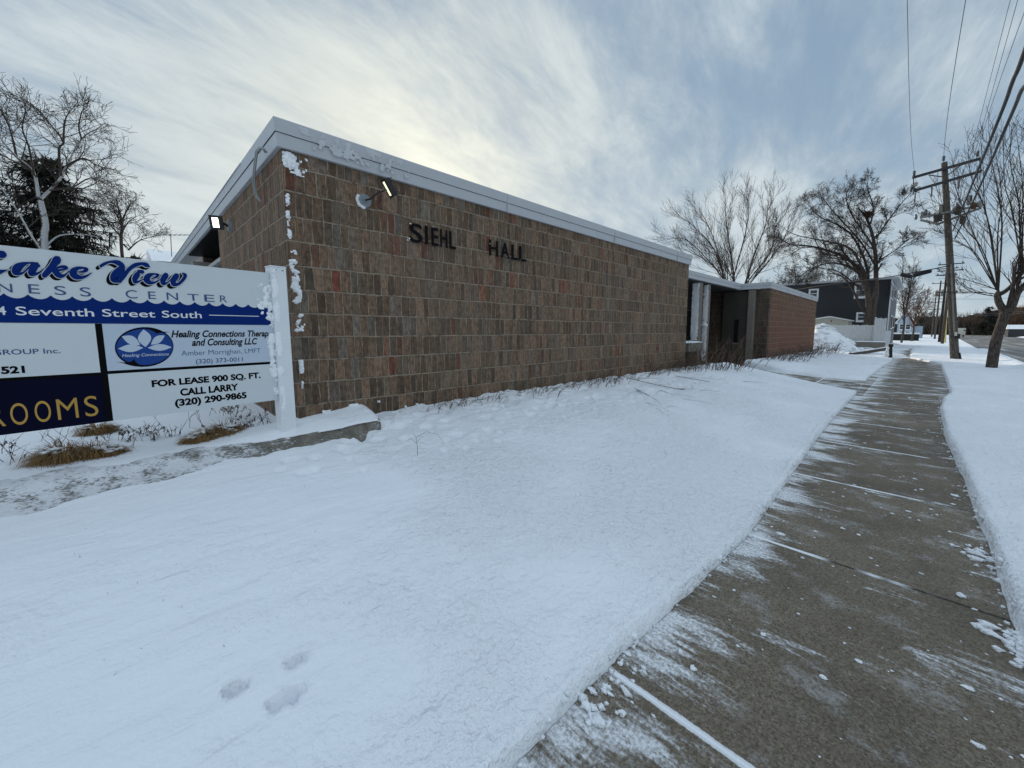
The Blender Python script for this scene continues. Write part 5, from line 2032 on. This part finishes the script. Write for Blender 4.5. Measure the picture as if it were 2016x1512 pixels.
SY = 42.5
shed = thing('garden_shed', (-6, SY + 1, .8), 'small cream shed with a snowy low gable roof behind the fence', 'shed')
sa_, sb_, sm_ = at(1600, 632, Y=SY), at(1671, 630, Y=SY), at(1634, 623, Y=SY)
w = MB()
w.poly([(sa_.x, .5), (sb_.x, .5), (sb_.x, sb_.z - .08), (sm_.x, sm_.z - .08), (sa_.x, sm_.z - .25)], (EX, EZ, -EY), (0, SY, 0), -2.4, 0)
w.build('wall', M['shed'], shed)
w = MB()
w.poly([(sa_.x - .1, sm_.z - .3), (sm_.x, sm_.z - .075), (sb_.x + .15, sb_.z - .09), (sb_.x + .15, sb_.z + .0), (sm_.x, sm_.z + .03), (sa_.x - .1, sm_.z - .2)], (EX, EZ, -EY), (0, SY, 0), -2.6, .12)
w.build('roof', M['white'], shed)
vq = at(1637, 632, Y=SY)
w = MB()
w.tube([(vq.x, SY - .003, vq.z), (vq.x, SY - .05, vq.z)], .06, 8)
w.build('vent', M['dark'], shed)

BY = 118
bx0, bx1 = at(1766, 650, Y=BY).x, at(1797, 650, Y=BY).x
bh = thing('pale_blue_house', (bx0, BY, 0), 'pale blue gabled house with white trim far down the street past the slate house', 'house')
bz0, bz1 = at(1780, 634, Y=BY).z, at(1781, 614, Y=BY).z
xm = (bx0 + bx1) / 2
w = MB()
w.poly([(bx0, -.2), (bx1, -.2), (bx1, bz0), (xm, bz1), (bx0, bz0)], (EX, EZ, -EY), (0, BY, 0), -12, 0)
w.build('wall', M['blue_house'], bh)
w = MB()
w.poly([(bx0 - .4, bz0 - .35), (xm, bz1 + .02), (bx1 + .4, bz0 - .35), (bx1 + .4, bz0 - .1), (xm, bz1 + .3), (bx0 - .4, bz0 - .1)], (EX, EZ, -EY), (0, BY, 0), -12.4, .4)
w.build('roof', M['snow_far'], bh)
for fx in (.3, .68):
    x = lerp(bx0, bx1, fx)
    window(bh, (x - .35, bz0 * .55), (x + .35, bz0 * .85), BY, .12)
    window(bh, (x - .35, bz0 * .12), (x + .35, bz0 * .4), BY, .12)
w = MB()
w.box((bx1, BY + 1, -.1), (bx1 + 1.6, BY + 6, 2.6))
w.build('porch', M['blue_house'], bh)

# dark low wall with a snow top
dq0, dq1 = at(1770, 668, Y=88), at(1809, 668, Y=88)
dw = thing('planter_wall', (dq0.x, 88, 0), 'dark low garden wall topped with snow beside the far pavement', 'wall')
w = MB()
dt = at(1800, 658, Y=88).z
w.box((dq0.x - 3, 88, -.2), (dq1.x, 92, dt))
w.build('wall', M['dark'], dw)
w = MB()
w.box((dq0.x - 3.05, 87.9, dt + .003), (dq1.x + .1, 92.1, dt + .22))
w.build('snow_cap', M['snow_far'], dw, bevel=.1)

# white house with an aerial behind the sign
ah = thing('white_house', (-44, 4, 0), 'white house with a snowy roof just showing between the sign and the hall eave', 'house')
w = MB()
w.poly([(-50, -.2), (-40, -.2), (-40, 6.2), (-45, 7.5), (-50, 6.2)], (EX, EZ, -EY), (0, 1.85, 0), -9, 0)
w.build('wall', M['white'], ah)
w = MB()
w.add([(-39.6, 1.6, 6.25), (-39.6, 11.1, 6.25), (-45, 11.1, 7.72), (-45, 1.6, 7.72), (-50.4, 11.1, 6.25), (-50.4, 1.6, 6.25)], [(0, 1, 2, 3), (3, 2, 4, 5)])
w.build('roof', M['snow_far'], ah)
aer = thing('roof_aerial', at(338, 500, X=-41), 'thin television aerial on a mast above the white house roof', 'aerial')
w = MB()
b_, t_ = at(338, 505, X=-41), at(336, 460, X=-41)
w.tube([b_, t_], .03, 6)
w.build('mast', M['steel'], aer)
w = MB()
w.tube([at(285, 462, X=-41), at(378, 463, X=-41)], .022, 5)
w.build('boom', M['steel'], aer)
w = MB()
for k in range(9):
    x = 290 + k * 10
    l = 1.3 - .08 * k
    c_ = at(x, 462.5, X=-41)
    w.tube([c_ + Vector((-l * .8, -.2, 0)), c_ + Vector((l * .8, .2, 0))], .012, 4)
w.build('elements', M['steel'], aer)

# trailer and garage at the end of the road
tq0, tq1 = at(1884, 662, Y=150), at(1902, 646, Y=150)
tr = thing('box_trailer', (tq0.x, 150, 0), 'cream box trailer parked beyond the main pole at the road end', 'trailer')
w = MB()
w.box((tq0.x, 150, .55), (tq1.x, 155, tq1.z))
w.build('body', M['trailer'], tr, bevel=.08)
w = MB()
w.box((tq0.x + 1.1, 149.95, tq1.z - .75), (tq0.x + 1.6, 149.997, tq1.z - .4))
w.build('window', M['window'], tr)
for xx in (tq0.x + .25, tq1.x - .25):
    w = MB().tube([(xx - .12, 152, .33), (xx + .12, 152, .33)], .33, 14)
    w.build('wheel', M['wire'], tr)
gq0, gq1 = at(1984, 662, Y=165), at(2030, 648, Y=165)
ga = thing('garage', (gq0.x, 165, 0), 'low dark garage with a thick snowy roof across the road at the right edge', 'garage')
w = MB()
w.box((gq0.x, 165, -.2), (gq1.x, 171, gq1.z))
w.build('wall', M['roof_dark'], ga)
w = MB()
w.add([(gq0.x - .4, 164.6, gq1.z + .003), (gq1.x + .4, 164.6, gq1.z + .003), (gq1.x + .4, 171.4, gq1.z + .003), (gq0.x - .4, 171.4, gq1.z + .003), (gq0.x, 168, gq1.z + 1.2), (gq1.x, 168, gq1.z + 1.2)],
      [(0, 1, 5, 4), (2, 3, 4, 5), (1, 2, 5), (3, 0, 4), (3, 2, 1, 0)])
w.build('roof', M['snow_far'], ga)

# ================================================================== SNOW HEAP, BEAM, BOLLARD
hp_ = thing('snow_heap', (-4.8, 35.6, 0), 'big lumpy heap of ploughed snow at the end of the far brick wing', 'snow heap')


def heap_fn(u, v):
    x, y = lerp(-8.2, -1.6, u), lerp(32.4, 39, v)
    dxx, dyy = (x + 5.3) / (1.5 if x < -5.3 else 2.5), (y - 35.4) / 2.6
    r = math.sqrt(dxx * dxx + dyy * dyy)
    z = 2.25 * max(0, 1 - r) ** .85
    z += (.16 * fbm(x * 1.6, y * 1.6, 61) + .13 * fbm(x * 4.2, y * 4.2, 62)) * min(1, max(0, 1.15 - r) * 3)
    return (x, y, z - .03)


w = MB().grid(heap_fn, 80, 80)
rng = random.Random(13)
for k in range(90):
    a, r = rng.uniform(0, 6.28), rng.uniform(.1, 1.0)
    x = -5.3 + math.cos(a) * r * (1.5 if math.cos(a) < 0 else 2.5)
    y = 35.4 + math.sin(a) * r * 2.6
    s = rng.choice((.05, .08, .1, .16, .24)) * rng.uniform(.6, 1.3)
    w.blob((x, y, 2.25 * max(0, 1 - r) ** .85 - s * .45), (s * rng.uniform(.8, 1.5), s * rng.uniform(.7, 1.2), s * .7), rng, 9, 6, .75)
w.build('heap', M['snow_far'], hp_, smooth=True)
ba, bb = at(1674, 698, Z=.14), at(1748, 686, Z=.42)
bdv = (bb - ba).normalized()
bsd = bdv.cross(EZ).normalized()
bm_ = thing('timber_beam', ba, 'long squared timber lying aslant on the snow before the heap', 'timber')
w = MB().box((0, -.09, -.1), ((bb - ba).length, .09, .1), (bdv, bsd, bsd.cross(bdv)), ba)
w.build('beam', M['wood'], bm_, bevel=.01)
w = MB().grid(lambda u, v: tuple(ba + bdv * ((bb - ba).length * u) + bsd * lerp(-.09, .09, v) + Vector((0, 0, .103 + .03 * math.sin(math.pi * v)))), 20, 4)
w.build('snow_cap', M['frost'], bm_, smooth=True)
pq, pt_ = at(1753, 706, Z=0.02), at(1752, 678, Y=29.9)
bo = thing('bollard', pq, 'short dark wooden post with snow plastered on its left beside the walk', 'post')
w = MB().tube([pq + Vector((0, 0, -.1)), pt_ + Vector((.04, 0, -.14)), pt_ + Vector((.05, 0, -.1)), pt_ + Vector((.05, 0, .02))], [.10, .085, .11, .11], 10)
w.build('post', M['wood_black'], bo, auto=40)
w = MB()
rng = random.Random(17)
for k in range(26):
    t = rng.random() ** 1.2
    w.blob(pq.lerp(pt_, t * .75) + Vector((-.09 - .22 * (1 - t) * rng.random(), -.05, 0)), (.06, .06, .09), rng, 7, 5, .4)
w.build('snow_crust', M['frost'], bo, smooth=True)

# ================================================================== UTILITY POLES AND WIRES
PY = 30.66
pb, ptop = at(1881, 710, Y=PY), at(1859, 320, Y=PY)
up = thing('utility_pole', Vector((pb.x, PY, 0)), 'nearest tall wooden utility pole with two crossarms and switch gear', 'utility pole', 'utility poles along the street')
w = MB().tube([Vector((pb.x, PY, -.2)), Vector((lerp(pb.x, ptop.x, .5), PY, lerp(0, ptop.z, .5))), Vector((ptop.x, PY, ptop.z))], [.19, .16, .125], 14)
w.build('pole', M['wood'], up, auto=40)


def arm(parent, x0, y0, x1, y1, yy, s=.055, mt='arm', name='crossarm'):
    a, b = at(x0, y0, Y=yy), at(x1, y1, Y=yy)
    d_ = (b - a).normalized()
    n_ = EY
    u_ = d_.cross(n_).normalized()
    return MB().box((0, -s, -s), ((b - a).length, s, s), (d_, n_, u_), a).build(name, M[mt], parent)


FYp = PY - .22
arm(up, 1796, 350, 1931, 312, FYp, .06)
arm(up, 1798, 376, 1932, 337, FYp, .06)
for (a, b, c_, d_) in ((1829, 344.7, 1854, 348), (1892, 325, 1867, 344), (1798, 350, 1800, 374), (1928.5, 313, 1932, 337)):
    arm(up, a, b, c_, d_, FYp - .09, .022, 'arm', 'brace')


def insulator(parent, x, y, yy, r=.075, h=.26, hang=False):
    c_ = at(x, y, Y=yy)
    w = MB()
    z = -h / 2
    for k in range(4):
        w.tube([c_ + Vector((0, 0, z + h * k / 4)), c_ + Vector((0, 0, z + h * (k + .55) / 4)), c_ + Vector((0, 0, z + h * (k + 1) / 4))], [r * .55, r * (1 if not hang else .8), r * .5], 9)
    return w.build('insulator', M['porcelain'], parent, auto=60)


for x, y in ((1800, 341), (1858, 312), (1925, 303)):
    insulator(up, x, y, FYp)
for x, y in ((1801, 389), (1834, 378), (1888, 362)):
    insulator(up, x, y, FYp, .06, .5, True)
# switch gear platform
arm(up, 1811, 429, 1936, 403, PY - .3, .05, 'steel', 'gear_arm')
arm(up, 1812, 433, 1845, 441, PY - .55, .05, 'steel', 'gear_arm')
arm(up, 1842, 443, 1932, 409, PY + .35, .05, 'steel', 'gear_arm')
arm(up, 1838, 424, 1900, 416, PY + .3, .045, 'steel', 'gear_arm')
rng = random.Random(19)
for (x, y, h, r, mt) in ((1815, 423, .34, .10, 'steel'), (1822, 420, .4, .09, 'porcelain'), (1829, 423, .3, .06, 'porcelain'), (1840, 424, .3, .06, 'porcelain'), (1843, 430, .42, .12, 'dark'), (1852, 412, .5, .13, 'steel'),
                         (1851, 428, .4, .10, 'dark'), (1886, 414, .45, .16, 'dark'), (1876, 416, .3, .06, 'porcelain'), (1883, 404, .26, .06, 'porcelain'), (1895, 433, .4, .13, 'dark'), (1908, 394, .5, .10, 'steel'), (1912, 390, .3, .04, 'dark'),
                         (1917, 405, .34, .11, 'nest'), (1929, 401, .34, .13, 'steel'), (1803, 427, .3, .07, 'porcelain')):
    c_ = at(x, y, Y=PY - .28 + rng.uniform(-.2, .3))
    w = MB()
    w.tube([c_ + Vector((0, 0, -h / 2)), c_ + Vector((.01, 0, -h * .1)), c_ + Vector((0, 0, h * .3)), c_ + Vector((0, 0, h / 2))], [r * .8, r, r * .9, r * .4], 9)
    w.build('switch_gear', M[mt], up, auto=45)
w = MB()
for pp in ([(1834, 386), (1836, 395), (1845, 400), (1853, 405)], [(1801, 396), (1806, 412), (1810, 424)], [(1888, 368), (1884, 385), (1878, 400)], [(1800, 415), (1812, 421)], [(1822, 412), (1850, 404)], [(1862, 410), (1885, 400), (1905, 385)], [(1870, 440), (1895, 425), (1930, 400)]):
    w.tube(smooth3([at(x, y, Y=PY - .25) for x, y in pp], 4), .014, 4, False)
w.build('jumper_lead', M['wire'], up)
w = MB().tube([at(1872, 520, Y=PY - .17), at(1879, 655, Y=PY - .2)], .035, 8)
w.build('conduit', M['steel'], up)
mq = at(1884, 661, Y=PY - .24)
w = MB().box((mq.x - .09, mq.y - .08, mq.z - .16), (mq.x + .12, mq.y + .04, mq.z + .10))
mb_ = w.build('meter_box', M['dark'], up, bevel=.02)
w = MB().box((mq.x - .11, mq.y - .1, mq.z + .0), (mq.x - .0, mq.y - .083, mq.z + .2))
w.build('meter_label', M['trailer'], mb_)
w = MB().tube([Vector((pb.x + .19, PY - .05, -.1)), Vector((pb.x + .12, PY - .08, .45))], [.09, .03], 6)
w.build('base_guard', M['wood_black'], up)


def simple_pole(x, y, H, label, mt, arms=((.4, 1.1), (1.2, 1.1)), tf=False, lean=0.0):
    root = thing('utility_pole', (x, y, 0), label, 'utility pole', 'utility poles along the street')
    MB().tube([(x, y, -.2), (x + lean * .5, y, H * .5), (x + lean, y, H)], [.17, .15, .12], 9).build('pole', M[mt], root, smooth=True)
    for dz_, hl_ in arms:
        MB().box((x + lean - hl_, y - .2, H - dz_ - .06), (x + lean + hl_, y - .09, H - dz_ + .06)).build('crossarm', M['arm'], root)
        for s_ in (-.85, .85):
            MB().tube([(x + lean + hl_ * s_, y - .145, H - dz_ + .063), (x + lean + hl_ * s_, y - .145, H - dz_ + .3)], [.07, .04], 7).build('insulator', M['porcelain'], root)
    if tf:
        for s_ in (-.42, .45):
            w = MB().tube([(x + lean + s_, y - .2, H - 3.0), (x + lean + s_, y - .2, H - 1.95)], .27, 12)
            w.tube([(x + lean + s_, y - .2, H - 1.95), (x + lean + s_, y - .2, H - 1.7)], [.06, .04], 6)
            w.build('transformer', M['steel'], root, auto=45)
    return root


P2 = at(1855, 676, Z=0)
simple_pole(P2.x, P2.y, 10.5, 'second brown utility pole just left of the near pole foot', 'wood_brown', ((.5, 1.2), (1.3, 1.2), (4.0, .9)))
P3 = at(1849, 673, Z=0)
simple_pole(P3.x, P3.y, 11.0, 'black tarred utility pole left of the second brown pole', 'wood_black', ((.5, 1.1), (1.4, 1.1)))
P4 = at(1840, 667, Z=0)
simple_pole(P4.x, P4.y, 11.5, 'thin far utility pole carrying two grey transformers', 'wood', ((.5, 1.3), (4.2, 1.3)), True)
P5 = at(1834, 663, Z=0)
simple_pole(P5.x, min(P5.y, 150), 10.5, 'farthest thin utility pole with short crossarms down the street', 'wood', ((.5, 1.2), (3.2, 1.2)))
gq = at(1859, 674, Z=0)
gw = thing('guy_guard', gq, 'pale yellow guy wire guard standing beside the brown pole', 'guard')
MB().tube([gq + Vector((.1, 0, -.1)), at(1864, 610, Y=gq.y) ], [.09, .07], 8).build('guard', M['yellow'], gw, smooth=True)


def wire(pts, r, mt, label, group='overhead wires'):
    tag(MB().tube(smooth3([Vector(p) for p in pts], 8), r, 5).build('power_line', M[mt], smooth=True), label, 'wire', group)


def span(x, y, off, r, mt, label, sag=.5, far=None):
    a = at(x, y, Y=FYp)
    b = Vector((a.x + off, -16, a.z - .1))
    mid = a.lerp(b, .5) - EZ * sag
    pts = [b, mid, a]
    if far:
        c_ = Vector((far[0], far[1], far[2]))
        pts += [a.lerp(c_, .5) - EZ * sag * .9, c_]
    wire(pts, r, mt, label)


span(1800, 336, .0, .009, 'wire_grey', 'thin wire running straight up from the left end of the upper crossarm', .15, (P2.x - 1.0, P2.y, 10.2))
span(1858, 307, .1, .011, 'wire_grey', 'thin wire running up from the very top of the near pole', .25, (P2.x, P2.y, 10.6))
span(1905, 330, -.55, .007, 'wire_grey', 'left of the two close thin wires right of the pole top wire', .2)
span(1912, 330, -.55, .007, 'wire_grey', 'right of the two close thin wires right of the pole top wire', .2)
span(1925, 298, .15, .009, 'wire_grey', 'thin wire running up from the right end of the upper crossarm', .25, (P2.x + 1.0, P2.y, 10.2))
for k, (pp, lb) in enumerate((([(2030, 66), (1993, 162), (1964, 240), (1897, 404), (1876, 455)], 'left of the two thick black cables at the upper right'), ([(2040, 128), (2010, 180), (1985, 240), (1916, 396), (1880, 470)], 'right of the two thick black cables at the upper right'))):
    P_ = []
    for (x, y), yy in zip(pp, (8.5, 10.5, 13, 23.5, PY - .2)):
        P_.append(at(x, y, Y=yy))
    a_ = P_[0]
    P_.insert(0, a_ + (P_[0] - P_[1]).normalized() * 9 + EZ * .6)
    wire(P_, .030, 'wire', lb)
for k, (yy, lb) in enumerate(((615, 'upper of the far thin wires crossing right of the near pole'), (618.5, 'lower of the far thin wires crossing right of the near pole'), (588, 'highest far thin wire crossing behind the verge tree'))):
    a_ = Vector((P3.x, P3.y, at(1870, yy, Y=P3.y).z))
    b_ = at(2050, yy - 6 - 3 * (k == 2), Y=P3.y + 30)
    wire([a_, a_.lerp(b_, .5) - EZ * .4, b_], .022, 'wire_grey', lb)
# service cable with two splice cases hanging from it
cs = [at(1872, 522, Y=PY - .2), at(1835, 530, Y=30), at(1780, 540, Y=30.5), at(1725, 549, Y=32), at(1650, 558, Y=34), at(1560, 572, Y=37), at(1480, 590, Y=40)]
wire(cs, .028, 'wire', 'thick black service cable sagging left from the near pole past the slate house')
for k, (xa, ya, xb, yb, lb) in enumerate(((1774, 537, 1794, 541, 'left black splice case hanging on the service cable'), (1797, 540, 1834, 529, 'right longer black splice case hanging on the service cable'))):
    a_, b_ = at(xa, ya + 3, Y=30.3), at(xb, yb + 4, Y=30.1)
    d_ = (b_ - a_)
    sc_ = thing('splice_case', a_.lerp(b_, .5), lb, 'splice case', 'splice cases on the service cable')
    MB().tube([a_, a_ + d_ * .06, b_ - d_ * .06, b_], [.07, .115, .115, .07], 10).build('case', M['wire'], sc_, auto=40)
    MB().tube([a_ + d_ * .2, a_ + d_ * .2 + EZ * .2], .015, 5).build('hanger', M['wire'], sc_)
